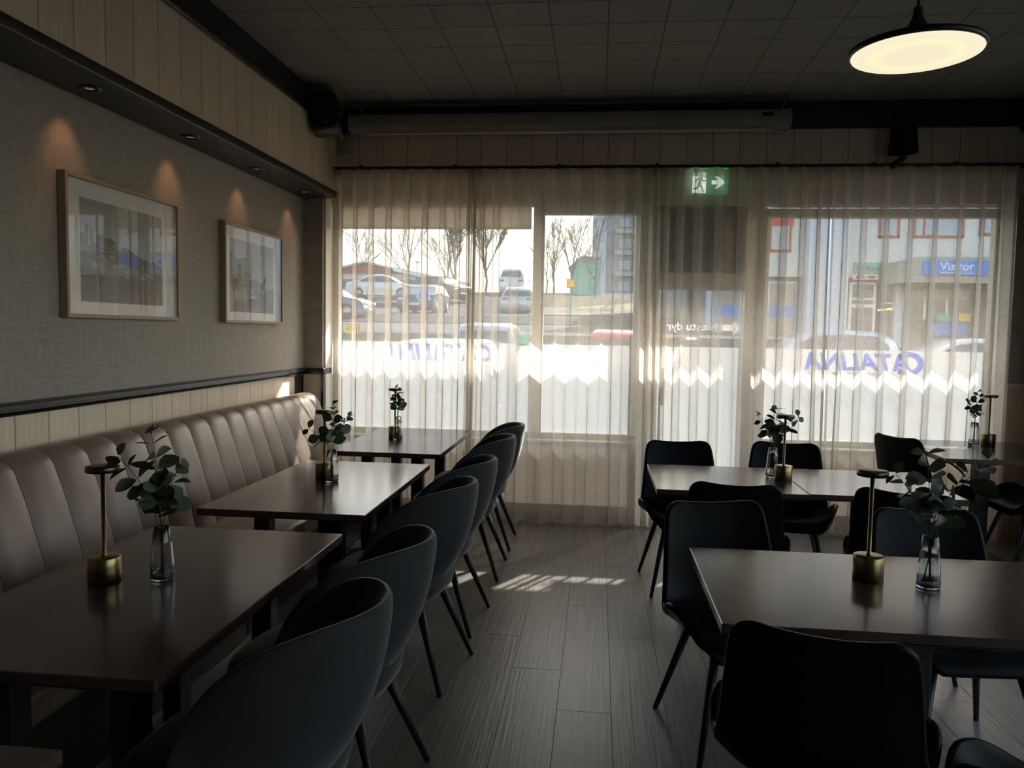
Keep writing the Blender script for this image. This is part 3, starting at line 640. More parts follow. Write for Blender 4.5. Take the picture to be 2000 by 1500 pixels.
# ================================================================ CHAIRS
def interp(xs, ys, t):
    for i in range(len(xs)-1):
        if t <= xs[i+1]: q = (t-xs[i])/(xs[i+1]-xs[i]); return ys[i]*(1-q)+ys[i+1]*q
    return ys[-1]
def velvet_proto(label, loc, rz):
    t = thing('velvet_chair', label, 'chair', loc, rz, 'grey velvet tub chairs along the banquette tables')
    nphi = 34; rows = []
    def plan(s):   # s -1..1 around the back, outer plan at rim scale 1
        a = s*(PI/2+.26)
        if abs(a) <= PI/2: return Vector((.285*math.sin(a), -.33*math.cos(a)))
        k = abs(a)-PI/2; return Vector((math.copysign(.285-.03*k*k, s), .35*k))
    def rim(s): u = min(1, (plan(s).y+.33)/.428); return .49+.368*math.sqrt(max(0, 1-u*u))
    sc_t = [0, .06, .22, .41, .69, .93, 1.0]; sc_v = [.40, .47, .66, .83, .955, 1.0, 1.0]
    outer_t = [0, .05, .15, .30, .5, .75, .93, 1.0]
    v = []; cols = nphi+1; nr = 0; f = []
    def row(fn):
        nonlocal nr
        for i in range(cols): v.append(fn(-1+2*i/nphi))
        nr += 1
    for tt in outer_t:
        row(lambda s: (*(plan(s)*interp(sc_t, sc_v, tt)), .365+(rim(s)-.365)*tt))
    row(lambda s: (*(plan(s)*.965), rim(s)+.013))
    row(lambda s: (*(plan(s)*.915), rim(s)+.008))
    for tt in (.90, .65, .42, .25):
        row(lambda s: (*(plan(s)*(interp(sc_t, sc_v, tt)-.125)), .365+(rim(s)-.365)*tt))
    for j in range(nr-1):
        for i in range(nphi): a = j*cols+i; f.append((a, a+1, a+cols+1, a+cols))
    for i, rev in ((0, 0), (nphi, 1)):   # close the two front edges
        half = 9
        for j in range(nr//2):
            a, b, c, d = j*cols+i, (j+1)*cols+i, (nr-2-j)*cols+i, (nr-1-j)*cols+i
            if j+1 >= nr-2-j: break
            f.append((a, b, c, d))
    f.append(tuple(range(cols)))
    put('shell', smooth_bake(MB().add(v, f, 0, True), 'velvet', 1), t)
    # seat cushion
    s_ = MB(); n = 28; v = []; f = []
    def outl(a, k):
        c, s2 = math.cos(a), math.sin(a); e = .62
        return (math.copysign(abs(c)**e, c)*.245*k, .05+math.copysign(abs(s2)**e, s2)*(.275 if s2 > 0 else .25)*k)
    for k, z in ((.86, .375), (.97, .385), (1.0, .415), (1.0, .44), (.975, .465), (.88, .482), (.5, .490)):
        for q in range(n): v.append((*outl(2*PI*q/n, k), z))
    for j in range(6):
        for q in range(n): f.append((j*n+q, j*n+(q+1) % n, (j+1)*n+(q+1) % n, (j+1)*n+q))
    f.append(tuple(range(n))); f.append(tuple(6*n+q for q in range(n)))
    s_.add(v, f, 0, True).build('seat', 'velvet', t)
    MB().box(-.17, .17, -.14, .17, .35, .376, .01).build('under_frame', 'black_steel', t)
    for sx in (-1, 1):
        for sy in (-1, 1): MB().tube([(sx*.13, sy*.12+.01, .375), (sx*.225, sy*.25, 0)], [.019, .010], 8).build('leg', 'black_steel', t)
    return t
VX = -.83
def vrot(deg): return math.radians(90-deg)
v1 = velvet_proto('dark grey velvet tub chair nearest the camera, cut by the frame edge', (VX+.01, 1.83, 0), vrot(3))
GV = 'grey velvet tub chairs along the banquette tables'
for x, y, dg, lab in ((VX, 2.42, 4, 'second grey velvet tub chair from the camera, at the front banquette table'), (VX-.005, 3.36, 8, 'third grey velvet tub chair, near end of the middle banquette table'),
                      (VX, 3.98, 4, 'fourth grey velvet tub chair, far end of the middle banquette table'), (VX+.005, 4.86, 0, 'fifth grey velvet tub chair, near end of the window banquette table'),
                      (VX, 5.52, -1, 'grey velvet tub chair closest to the window curtain')):
    copy_thing(v1, (x, y, 0), vrot(dg), lab, GV)

def bucket(bh_scale=1.0):
    rows = [(.255, .405, .185, 0, 0), (.245, .438, .215, .008, 0), (.19, .458, .240, .03, 0), (.10, .452, .268, .075, 0), (.02, .444, .285, .105, .1), (-.06, .441, .284, .115, .3), (-.125, .448, .262, .085, .6),
            (-.18, .478, .238, .06, .85), (-.212, .54, .222, .045, 1), (-.238, .63, .212, .040, 1), (-.262, .73, .202, .034, 1), (-.277, .80, .194, .026, 1), (-.282, .825, .180, .020, 1), (-.284, .831, .150, .014, 1)]
    nu = 16; v = []; f = []
    for y, z, w_, e, k in rows:
        if z > .50: z = .50+(z-.50)*bh_scale; y = -.19+(y+.19)*(.45+.55*bh_scale) if y < -.19 else y
        for i in range(nu+1):
            u = -1+2*i/nu; au = abs(u)
            lift = e*(au**2.6); inn = w_*u*(1-.06*au**4*(1 if k < .5 else 0))
            cr = .008*au**2 if z > .70 else 0
            v.append((inn, y+lift*k, z+lift*(1-k)+cr))
    for j in range(len(rows)-1):
        for i in range(nu): a = j*(nu+1)+i; f.append((a, a+1, a+nu+2, a+nu+1))
    edge = [v[j*(nu+1)] for j in range(1, len(rows))]+[v[(len(rows)-1)*(nu+1)+i] for i in range(1, nu+1)]+[v[j*(nu+1)+nu] for j in range(len(rows)-2, 0, -1)]
    return MB().add(v, f, 0, True), edge
def leather_proto(label, loc, rz, sc=1.0):
    t = thing('leather_chair', label, 'chair', loc, rz, 'black leather bucket chairs')
    cage, edge = bucket(sc)
    me = smooth_bake(cage, 'leather_black', 2)
    bm = bmesh.new(); bm.from_mesh(me); bm.normal_update()
    loop = [e for e in bm.edges if e.is_boundary][0]; v0 = loop.verts[0]; path = [v0]; prev = None; cur = v0
    while True:
        nx = [e.other_vert(cur) for e in cur.link_edges if e.is_boundary and e.other_vert(cur) is not prev]
        if not nx or nx[0] is v0: break
        prev, cur = cur, nx[0]; path.append(cur)
    up = 1 if sum(f.normal.z*f.calc_area() for f in bm.faces) > 0 else -1
    TH = .026
    pts = [q.co-q.normal*up*TH*.5 for q in path][::2]; pts.append(pts[0])
    bm2 = bm.copy(); off = {}
    old = [(q.co.copy(), q.normal.copy()) for q in bm.verts]; fs = [[q.index for q in f.verts] for f in bm.faces]
    bm.free(); bm2.free()
    sh = MB(); sh.add([c for c, n in old], fs, 0, True); 
    def thick(c):   # the seat is padded, the back thin
        q = max(0, min(1, (.54-c.z)/.07))*max(0, min(1, (c.y+.23)/.10))*max(0, min(1, (.262-c.y)/.06))
        return TH+.052*q*max(0, 1-(c.x/.27)**2)
    sh.add([c-n*up*thick(c) for c, n in old], [f[::-1] for f in fs], 0, True)
    o = sh.build('shell', 'leather_black', t); bpy.data.meshes.remove(me)
    MB().tube(pts, TH*.52, 8, caps=False).build('piping', 'leather_black', t)
    MB().box(-.15, .15, -.13, .15, .385, .41, .008).build('under_frame', 'black_steel', t)
    for sx in (-1, 1):
        for sy in (-1, 1): MB().tube([(sx*.14, sy*.125+.01, .415), (sx*.235, sy*.245, 0)], [.018, .010], 8).build('leg', 'black_steel', t)
    return t
GC = 'black leather bucket chairs'
def face(deg, up): return math.radians(deg if up else 180+deg)
c1 = leather_proto('black leather chair facing the viewer at the aisle corner of the far twin tables', (.555, 4.76, 0), face(5.3, False))
for x, y, dg, up, lab in ((1.17, 4.84, -9, False, 'black leather chair facing the viewer behind the twin tables, beside the lamp'), (.555, 2.955, 13.4, False, 'black leather chair standing in the aisle corner behind the front table'),
                          (1.335, 2.96, 4.3, False, 'black leather chair facing the viewer behind the front table vase'), (.68, 3.92, -6.4, True, 'black leather chair turned away at the near side of the aisle twin table'),
                          (1.50, 3.85, -26, True, 'black leather chair turned askew at the near side of the wall twin table'), (.615, 2.095, -17.5, True, 'black leather chair turned away in front of the nearest table'),
                          (2.34, 5.78, -64, True, 'black leather chair side on at the far corner table'), (2.93, 5.46, 90, True, 'black leather chair at the side wall end of the corner table')):
    copy_thing(c1, (x, y, 0), face(dg, up), lab, GC)
leather_proto('low backed black leather chair cut off at the bottom edge corner', (1.10, 1.77, 0), face(-40, True), .36)

# ================================================================ TABLE LAMPS, VASES, EUCALYPTUS
def lamp_proto(label, loc):
    t = thing('table_lamp', label, 'table lamp', loc, 0, 'brass table lamps')
    MB().lathe([(.046, 0), (.047, .001), (.047, .081), (.0455, .083), (.010, .0835)], 40).build('base', 'brass', t)
    MB().lathe([(.0085, .083), (.0085, .088), (.0065, .09), (.0065, .345)], 14).build('stem', 'brass', t)
    MB().lathe([(.010, .342), (.046, .343), (.048, .345), (.048, .358), (.0465, .361), (.01, .3615)], 40).build('lamp_head', 'brass_dark', t)
    return t
LP = [((-1.484, 2.19, .74), 'brass table lamp on the front banquette table'), ((-1.41, 3.92, .74), 'brass table lamp behind the vase on the middle banquette table'), ((-1.455, 5.52, .74), 'brass table lamp mostly hidden by the vase near the curtain'),
      ((.893, 2.60, .74), 'brass table lamp on the front aisle table'), ((1.025, 4.345, .74), 'brass table lamp at the seam of the far twin tables'), ((2.775, 5.83, .775), 'brass table lamp on the corner table')]
l0 = lamp_proto(LP[0][1], LP[0][0])
for loc, lab in LP[1:]: copy_thing(l0, loc, 0, lab)
VS = [((-1.332, 2.25, .74), 'front banquette table'), ((-1.345, 3.845, .74), 'middle banquette table'), ((-1.408, 5.42, .74), 'banquette table by the curtain'), ((1.062, 2.555, .74), 'front aisle table'), ((.985, 4.435, .74), 'far twin tables'), ((2.665, 5.80, .775), 'corner table')]
def vase_proto(label, loc):
    t = thing('bud_vase', label, 'vase', loc, 0, 'clear glass bud vases')
    MB().lathe([(.030, 0), (.0345, .004), (.0355, .014), (.034, .05), (.029, .11), (.0235, .165), (.0225, .166), (.0215, .164), (.027, .11), (.0320, .05), (.0330, .018), (.028, .013), (.001, .012)], 32, caps=False).build('glass_body', 'vase_glass', t)
    MB().lathe([(.030, 0), (.0335, .004), (.034, .010), (.028, .012), (.001, .012)], 28).build('thick_base', 'vase_glass', t)
    return t
vz = vase_proto('clear glass bud vase on the '+VS[0][1], VS[0][0])
for loc, lab in VS[1:]: copy_thing(vz, loc, 0, 'clear glass bud vase on the '+lab)
leaf_me = []
for k in range(5):
    r = random.Random(50+k); L_ = 1.0; W_ = (.95, .85, 1.05, .72, .9)[k]; fold = (.12, .2, .05, .25, .15)[k]
    v = [(0, 0, 0)]; f = []
    prof = ((.12, .35), (.35, .80), (.6, .95), (.82, .68), (.95, .32))
    for u, h in prof: bend = -.22*u*u*(.5+k*.2); v += [(-h*W_/2, u*L_, bend+fold*h*.5), (0, u*L_, bend), (h*W_/2, u*L_, bend+fold*h*.5)]
    v.append((0, 1.02, -.25*(.5+k*.2))); f += [(0, 2, 1), (0, 3, 2)]
    for j in range(4): a = 1+3*j; f += [(a, a+1, a+4, a+3), (a+1, a+2, a+5, a+4)]
    a = 13; f += [(a, a+1, 16), (a+1, a+2, 16)]
    leaf_me.append(MB().add(v, f, 0, True).mesh('leaf', 'leaf_green'))
def sprig(label, loc, stems, seed, lsz=.036):
    """stems: list of (tip x, tip y, tip height, number of leaf pairs, first leaf height)"""
    t = thing('eucalyptus_bunch', label, 'eucalyptus', (loc[0], loc[1], loc[2]+.013), 0, 'eucalyptus sprigs in the bud vases'); r = random.Random(seed)
    for tx, ty, h, npair, h0 in stems:
        mouth = Vector((tx*.09, ty*.09, .155)); tip = Vector((tx, ty, h)); foot = Vector((-tx*.10+r.uniform(-.006, .006), r.uniform(-.01, .01), .006))
        def pos(q):
            if q < .3: return foot.lerp(mouth, q/.3)
            u = (q-.3)/.7; m1 = mouth+Vector((tx*.14, ty*.14, (h-.155)*.55))
            return mouth*(1-u)**2+m1*2*u*(1-u)+tip*u*u
        pts = [pos(i/11) for i in range(12)]
        MB().tube(pts, [.0022*(1-.55*i/11) for i in range(12)], 6).build('stem', 'twig', t)
        q0 = .3+.7*max(0, (h0-.155)/max(.01, h-.155))
        for i in range(npair):
            q = q0+(1-q0)*(i/(npair-1) if npair > 1 else 1)
            p = pos(min(q, 1)); d = (pos(min(q+.02, 1))-pos(q-.02)).normalized()
            base_a = r.uniform(0, PI)
            for sgn in (0, PI):
                a = base_a+sgn+r.uniform(-.35, .35)
                side = d.orthogonal().normalized(); side.rotate(Matrix.Rotation(a, 3, d))
                dirv = (side+d*r.uniform(.15, .75)).normalized()
                nrm = (d-dirv*d.dot(dirv)); nrm = nrm.normalized() if nrm.length > .05 else side.cross(d)
                nrm.rotate(Matrix.Rotation(r.uniform(-1.5, 1.5), 3, dirv))
                xa = dirv.cross(nrm).normalized(); nrm = xa.cross(dirv)
                s = lsz*r.uniform(.8, 1.15)*(1.1-.5*(i/max(1, npair-1)))
                mt = Matrix(((xa.x, dirv.x, nrm.x), (xa.y, dirv.y, nrm.y), (xa.z, dirv.z, nrm.z))).to_4x4()
                o = put('leaf', r.choice(leaf_me), t, p+dirv*.004); o.rotation_euler = mt.to_euler(); o.scale = (s, s, s)
        if r.random() < .6: MB().lathe([(.001, -.003), (.0035, 0), (.002, .004)], 6, tip, caps=False).build('bud', 'twig', t)
    return t
sprig('loose eucalyptus bunch in the vase on the front banquette table', VS[0][0], [(-.03, .0, .445, 6, .24), (-.135, -.01, .37, 5, .22), (.05, .02, .345, 5, .22), (.0, -.03, .29, 4, .19), (-.05, .03, .27, 3, .19)], 21, 0.072)
sprig('eucalyptus bunch in the vase on the middle banquette table', VS[1][0], [(.0, .02, .385, 6, .24), (.10, 0, .33, 5, .22), (-.115, -.02, .26, 4, .2), (.02, -.04, .25, 3, .19)], 22, 0.066)
sprig('narrow upright eucalyptus bunch before the curtain', VS[2][0], [(-.005, .0, .36, 7, .22), (-.025, .03, .30, 5, .2), (.025, -.02, .27, 4, .2)], 23, 0.058)
sprig('wide eucalyptus bunch in the vase on the front aisle table', VS[3][0], [(-.035, -.02, .415, 5, .24), (-.115, .0, .345, 5, .22), (.11, .02, .36, 5, .20), (.16, .0, .40, 3, .33), (.01, -.03, .26, 3, .19)], 24, 0.075)
sprig('eucalyptus bunch behind the lamp on the twin tables', VS[4][0], [(.02, .0, .37, 5, .24), (.13, .0, .33, 4, .22), (-.09, .01, .33, 4, .22), (-.04, -.03, .27, 4, .2)], 25, 0.064)
sprig('small eucalyptus bunch on the corner table by the side wall', VS[5][0], [(.02, .0, .37, 7, .2), (-.03, .02, .30, 5, .2), (.0, -.02, .26, 4, .19)], 26, 0.058)

# ================================================================ OUTSIDE
struct('street', MB().box(-60, 60, 6.9, 26, -.3, -.06), 'asphalt', 'grey asphalt street in front of the windows', 'street')
# rising ground beyond a low retaining wall
g = MB(); xs = [-70, -30, -14, -6, 0, 4.1]; prof = [(26.2, 1.42), (30, 1.75), (36, 2.25), (44, 2.55), (52, 3.6), (62, 4.6), (90, 4.9), (200, 6)]
v = [(x, y, z+(0 if x > -6 else .0)) for y, z in prof for x in xs]; f = []
for j in range(len(prof)-1):
    for i in range(len(xs)-1): a = j*len(xs)+i; f.append((a, a+1, a+len(xs)+1, a+len(xs)))
struct('hill', g.add(v, f, 0, True), 'asphalt_light', 'rising tarmac of the car park up the slope', 'slope')
struct('path_1', MB().add([(-40, 30.5, 1.82), (3, 30.5, 1.82), (3, 35.0, 2.20), (-40, 35.0, 2.20)], [(0, 1, 2, 3)]), 'asphalt', 'darker road surface across the slope', 'road')
struct('path_2', MB().add([(-3.3, 44.2, 2.75), (3.2, 44.2, 2.75), (3.2, 45.5, 3.35), (-3.3, 45.5, 3.75)], [(0, 1, 2, 3)]), 'dry_grass', 'strip of pale dry grass on the bank', 'bank')
struct('path_3', MB().add([(-3.3, 36.5, 2.32), (3.2, 36.5, 2.32), (3.2, 44.2, 2.75), (-3.3, 44.2, 2.95)], [(0, 1, 2, 3)]), 'retaining', 'dark bank below the dry grass', 'bank')
struct('kerb_wall', MB().box(-60, 9, 26.0, 26.3, -.1, 1.40).box(-60, 9, 25.95, 26.35, 1.40, 1.50, mi=1), ['retaining', 'kerb'], 'low grey retaining wall across the street', 'retaining wall')
# awnings over the glazed front shade its upper half
for x0, x1, z0, lab in ((-4.2, 1.80, 2.965, 'fabric awning over the doorway end of the front'), (1.6, 4.43, 2.80, 'fabric awning over the wide shop window')):
    t = thing('awning', lab, 'awning', ((x0+x1)/2, 8.0, z0), 0); hw = (x1-x0)/2
    MB().add([(-hw, 0, 0), (hw, 0, 0), (hw, -1.33, .65), (-hw, -1.33, .65), (-hw, 0, .02), (hw, 0, .02), (hw, -1.33, .67), (-hw, -1.33, .67)], [(0, 1, 2, 3), (7, 6, 5, 4), (0, 4, 5, 1), (1, 5, 6, 2), (2, 6, 7, 3), (3, 7, 4, 0)]).build('cloth', 'awning_cloth', t)
    MB().tube([(-hw, 0, .02), (hw, 0, .02)], .025, 8).build('front_bar', 'metal_post', t)
struct('wall_outside', MB().box(-5, 7, YW+.3, YW+.42, 2.62, 4.6), 'plaster', 'facade above the shop front', 'wall')

def car(label, kind, L_, W_, H_, paint, loc, rz, clear=.2):
    """a car facing local +x with body, glazing, four wheels, lamps and plate"""
    t = thing('car', label, 'car', loc, rz, 'cars outside the window'); hl, hw = L_/2, W_/2; bz = H_*.58; cl = .2
    pr = {'hatch': [(-.5, .30), (-.5, .52), (-.485, .62), (-.44, .86), (-.36, .97), (-.15, 1.0), (.06, .965), (.17, .83), (.27, .63), (.44, .54), (.49, .45), (.5, .28)],
          'suv': [(-.5, .30), (-.5, .55), (-.485, .66), (-.455, .92), (-.40, .985), (-.1, 1.0), (.08, .97), (.18, .84), (.26, .66), (.45, .60), (.49, .5), (.5, .28)],
          'sedan': [(-.5, .34), (-.5, .60), (-.46, .66), (-.36, .69), (-.24, .90), (-.12, .985), (.0, 1.0), (.10, .96), (.2, .80), (.28, .66), (.44, .57), (.49, .48), (.5, .28)]}[kind]
    poly = [(x*L_, z*H_) for x, z in pr]; n = len(poly)+0
    def wd(z): q = z/H_; return hw*(1 if q < .60 else 1-.30*(q-.60)/.40)*(1 if q > .3 else .97)
    b = MB(); ring = poly+[(hl*.98, cl), (-hl*.98, cl)]; n = len(ring); v = []
    for s, k in ((-1, 1), (-1, .9), (1, .9), (1, 1)): pass
    for s in (-1, -.82, .82, 1):
        for x, z in ring: v.append((x*(1 if abs(s) < .9 else .985), s*wd(z), z+(0 if abs(s) > .9 else (.02*H_ if z > .5*H_ else 0))))
    f = []
    for j in range(3):
        for i in range(n): f.append((j*n+i, j*n+(i+1) % n, (j+1)*n+(i+1) % n, (j+1)*n+i))
    b.add(v, f, 0, True); b.add(v[:n], [tuple(range(n))]); b.add(v[3*n:], [tuple(range(n))])
    b.build('body', 'car_'+paint, t)
    gm = MB(); top = [p for p in poly if p[1] > .64*H_]
    lo0, lo1 = min(p[0] for p in top), max(p[0] for p in top)
    side = [(lo0+.10*L_*.35, .66*H_), (lo0+.05*L_, .80*H_), (-.33*L_, .925*H_), (-.13*L_, .945*H_), (.05*L_, .915*H_), (.145*L_, .80*H_), (lo1-.03*L_, .66*H_)]
    if kind == 'sedan': side = [(-.30*L_, .70*H_), (-.22*L_, .86*H_), (-.12*L_, .935*H_), (.02*L_, .945*H_), (.09*L_, .91*H_), (.17*L_, .80*H_), (.25*L_, .68*H_)]
    for s in (-1, 1): gm.add([(x, s*(wd(z)+.012), z) for x, z in side], [tuple(range(len(side)))])
    gm.build('side_windows', 'dark_glass', t)
    pil = MB()
    for s in (-1, 1): pil.add([(x, s*(wd(z)+.018), z) for x, z in ((-.09*L_, .66*H_), (-.07*L_, .66*H_), (-.085*L_, .945*H_), (-.10*L_, .945*H_))], [(0, 1, 2, 3)])
    pil.build('pillar_trim', 'car_'+paint, t)
    def screen(i0, i1, nm):
        a, c = poly[i0], poly[i1]; dx, dz = c[0]-a[0], c[1]-a[1]; ln = math.hypot(dx, dz); ox, oz = -dz/ln*.03, dx/ln*.03
        if (ox > 0) != (nm == 'windscreen'): ox, oz = -ox, -oz
        p = lambda q: (a[0]+dx*q+ox, a[1]+dz*q+abs(oz))
        (x0, z0), (x1, z1) = p(.12), p(.88)
        MB().add([(x0, -wd(z0)*.86, z0), (x0, wd(z0)*.86, z0), (x1, wd(z1)*.86, z1), (x1, -wd(z1)*.86, z1)], [(0, 1, 2, 3)]).build(nm, 'sky_glass' if nm == 'windscreen' else 'dark_glass', t)
    if kind == 'sedan': screen(7+1, 9, 'windscreen'); screen(3, 4, 'rear_window')
    else: screen(7, 8, 'windscreen'); screen(2, 3, 'rear_window')
    for sx in (-.31, .31):
        for s in (-1, 1):
            wh = MB().lathe([(.20, -.10), (.315, -.10), (.33, -.06), (.33, .06), (.315, .10), (.20, .10)], 18, caps=True).build('wheel', 'tyre', t, (sx*L_, s*(hw-.10), .33), (PI/2, 0, 0))
            MB().lathe([(.05, -.105), (.2, -.103), (.2, .103), (.05, .105)], 12).build('rim', 'rim_metal', wh)
    for s in (-1, 1):
        MB().box(-hl-.012, -hl+.05, s*hw*.72-.14, s*hw*.72+.14, .55*H_-.07, .55*H_+.05, .01).build('tail_light', 'tail_red', t)
        MB().box(hl-.10, hl+.004, s*hw*.68-.17, s*hw*.68+.17, .46*H_-.05, .46*H_+.05, .01).build('headlight', 'head_white', t)
        MB().box(.17*L_, .17*L_+.10, s*(hw+.09)-.08, s*(hw+.09)+.08, .60*H_, .60*H_+.13, .02).build('wing_mirror', 'car_'+paint, t)
    MB().box(-hl-.01, -hl+.02, -.26, .26, .40*H_, .40*H_+.11).build('number_plate', 'sign_white', t)
    MB().box(hl-.02, hl+.012, -.26, .26, .26*H_, .26*H_+.11).build('number_plate', 'sign_white', t)
    return t
car('blue hatchback side on at the edge of the upper car park', 'hatch', 4.2, 1.75, 1.5, 'blue', (-11.9, 33.0, 1.93), 0)
car('dark navy car facing the window behind the round blue sign', 'suv', 4.4, 1.86, 1.5, 'navy', (-8.9, 39.5, 2.33), -PI/2)
car('white car parked side on below the gabled house', 'sedan', 4.4, 1.8, 1.45, 'white', (-13.6, 48.5, 3.45), 0)
car('dark car parked at the end of the house', 'suv', 4.0, 1.8, 1.6, 'dark', (-10.2, 50.3, 3.40), math.radians(-35))
car('silver hatchback seen from behind on the slope', 'hatch', 4.2, 1.8, 1.5, 'silver', (-4.32, 43.5, 2.42), PI/2)
car('pale van far up the road beyond the silver hatchback', 'suv', 4.8, 1.9, 2.0, 'white', (-6.5, 60.5, 4.2), PI/2)
car('silver tall car parked by the street behind the green sticker', 'suv', 4.4, 1.9, 1.78, 'silver', (-3.1, 23.2, -.06), PI/2)
car('dark green car parked right outside, only its roof showing', 'hatch', 4.2, 1.8, 1.43, 'teal', (-2.2, 12.6, -.06), math.radians(86))
car('red car parked across the street behind the narrow window', 'hatch', 4.1, 1.7, 1.66, 'red', (.50, 23.6, -.06), PI/2)
car('pale blue car parked before the shops, under the reversed lettering', 'hatch', 4.3, 1.8, 1.74, 'paleblue', (6.05, 22.6, -.06), PI)
car('light grey saloon parked behind the pale blue car', 'sedan', 4.9, 1.85, 1.58, 'silver', (9.1, 20.6, -.06), PI)

# gabled house
t = thing('house', 'low cream house with a red gable and white roof edge', 'house', (-18.2, 60, 4.5))
MB().prism([(-5.8, 0), (5.9, 0), (5.9, .75), (0, 2.1), (-5.8, .75)], 'y', 0, 9).build('walls', 'house_wall', t)
MB().prism([(-3.4, 1.32), (3.4, 1.32), (0, 2.1)], 'y', -.06, 0).build('gable_board', 'red_paint', t)
MB().add([(-6.6, -.5, .72), (0, -.5, 2.35), (0, 9.5, 2.35), (-6.6, 9.5, .72), (-6.6, -.5, .58), (0, -.5, 2.2), (0, 9.5, 2.2), (-6.6, 9.5, .58)], [(0, 1, 2, 3), (4, 7, 6, 5), (0, 4, 5, 1), (0, 3, 7, 4)]).add([(6.6, -.5, .72), (0, -.5, 2.35), (0, 9.5, 2.35), (6.6, 9.5, .72), (6.6, -.5, .58), (0, -.5, 2.2), (0, 9.5, 2.2), (6.6, 9.5, .58)], [(3, 2, 1, 0), (5, 6, 7, 4), (1, 5, 4, 0), (4, 7, 3, 0)]).build('roof', 'sign_white', t)
for x0, x1 in ((-2.0, -1.0), (-.4, .9), (2.1, 3.9)):
    wn = MB().box(x0, x1, -.05, .02, .15, 1.0).build('window', 'sign_white', t)
    MB().box(x0+.08, x1-.08, -.07, -.045, .22, .93).build('pane', 'dark_glass', wn)
t = thing('house', 'lower dark roofed wing stepping down beside the gabled house', 'house', (-12.0, 53.6, 3.6))
MB().box(-1.6, 2.6, 0, 2.8, 0, 1.2).build('walls', 'shop_grey', t)
MB().add([(-2.2, -.4, 2.25), (3.2, -.4, 1.15), (3.2, 3, 1.15), (-2.2, 3, 2.25), (-2.2, -.4, 1.95), (3.2, -.4, .9), (3.2, 3, .9), (-2.2, 3, 1.95)], [(0, 1, 2, 3), (4, 7, 6, 5), (0, 4, 5, 1), (1, 5, 6, 2), (2, 6, 7, 3), (3, 7, 4, 0)]).build('roof', 'sign_white', t)
for k in range(3): MB().box(-1.2+k*1.1, -.5+k*1.1, -.05, .02, .35, .95).build('window', 'dark_glass', t)
# apartment tower
t = thing('apartment_tower', 'grey apartment tower with stacked balconies beyond the trees', 'building', (2.0, 75, 4.5))
MB().box(-2.5, 3.2, 0, 10, 0, 13).build('walls', 'tower_wall', t)
MB().box(-2.7, -1.4, -.5, 1, 0, 13.2).build('stair_shaft', 'smooth_white', t)
for k in range(6):
    wn = MB().box(-.4, 2.6, -.06, .04, .9+2*k, 2.0+2*k).build('window', 'tower_dark', t)
    MB().box(-.2, .9, -.1, -.05, 1.0+2*k, 1.9+2*k).build('pane', 'sky_glass', wn)
    MB().box(-.6, 2.9, -.8, 0, .35+2*k, .75+2*k).build('balcony', 'kerb', t)
t = thing('shed', 'green gabled shed among the bare trees', 'shed', (-1.1, 60, 4.4))
MB().prism([(-1.1, 0), (1.2, 0), (1.2, 2.7), (-.3, 2.75), (-1.1, 2.0)], 'y', 0, 4).build('walls', 'sign_green', t)
MB().prism([(-1.2, 1.95), (-.3, 2.75), (1.3, 2.72), (1.3, 2.85), (-.35, 2.9), (-1.3, 2.0)], 'y', -.2, 4.2).build('roof', 'roof_grey', t)
t = thing('garage_block', 'pale grey flat roofed block seen through the glass door', 'building', (3.2, 36, 1.6))
MB().box(-1.2, .75, 0, 6, 0, 4.6).build('walls', 'tower_wall', t)
MB().box(-1.3, .8, -.15, 6, 4.6, 4.8).build('roof', 'roof_grey', t)
MB().box(-.6, .5, -.05, .02, .1, 1.9).build('garage_door', 'kerb', t)
t = thing('evergreen_bush', 'dark rounded bush at the foot of the pale grey block', 'bush', (2.7, 31.5, 1.0))
bb = MB(); rb = random.Random(5)
for k in range(420):
    a = rb.uniform(0, 2*PI); u = rb.random()**.5; h_ = rb.uniform(0, 1.5*(1-u*.7)); c = Vector((1.15*u*math.cos(a), .8*u*math.sin(a), h_)); n_ = Vector((rb.gauss(0, 1), rb.gauss(0, 1), rb.gauss(0, 1))).normalized(); q = n_.orthogonal().normalized()*.14; q2 = n_.cross(q)
    bb.add([c-q, c+q2, c+q, c-q2], [(0, 1, 2, 3)])
tag(bb.build('foliage', 'bush_green', t), kind='stuff')
MB().tube([(0, 0, -.6), (0, 0, .9)], [.06, .03], 6).build('trunk', 'bark', t)
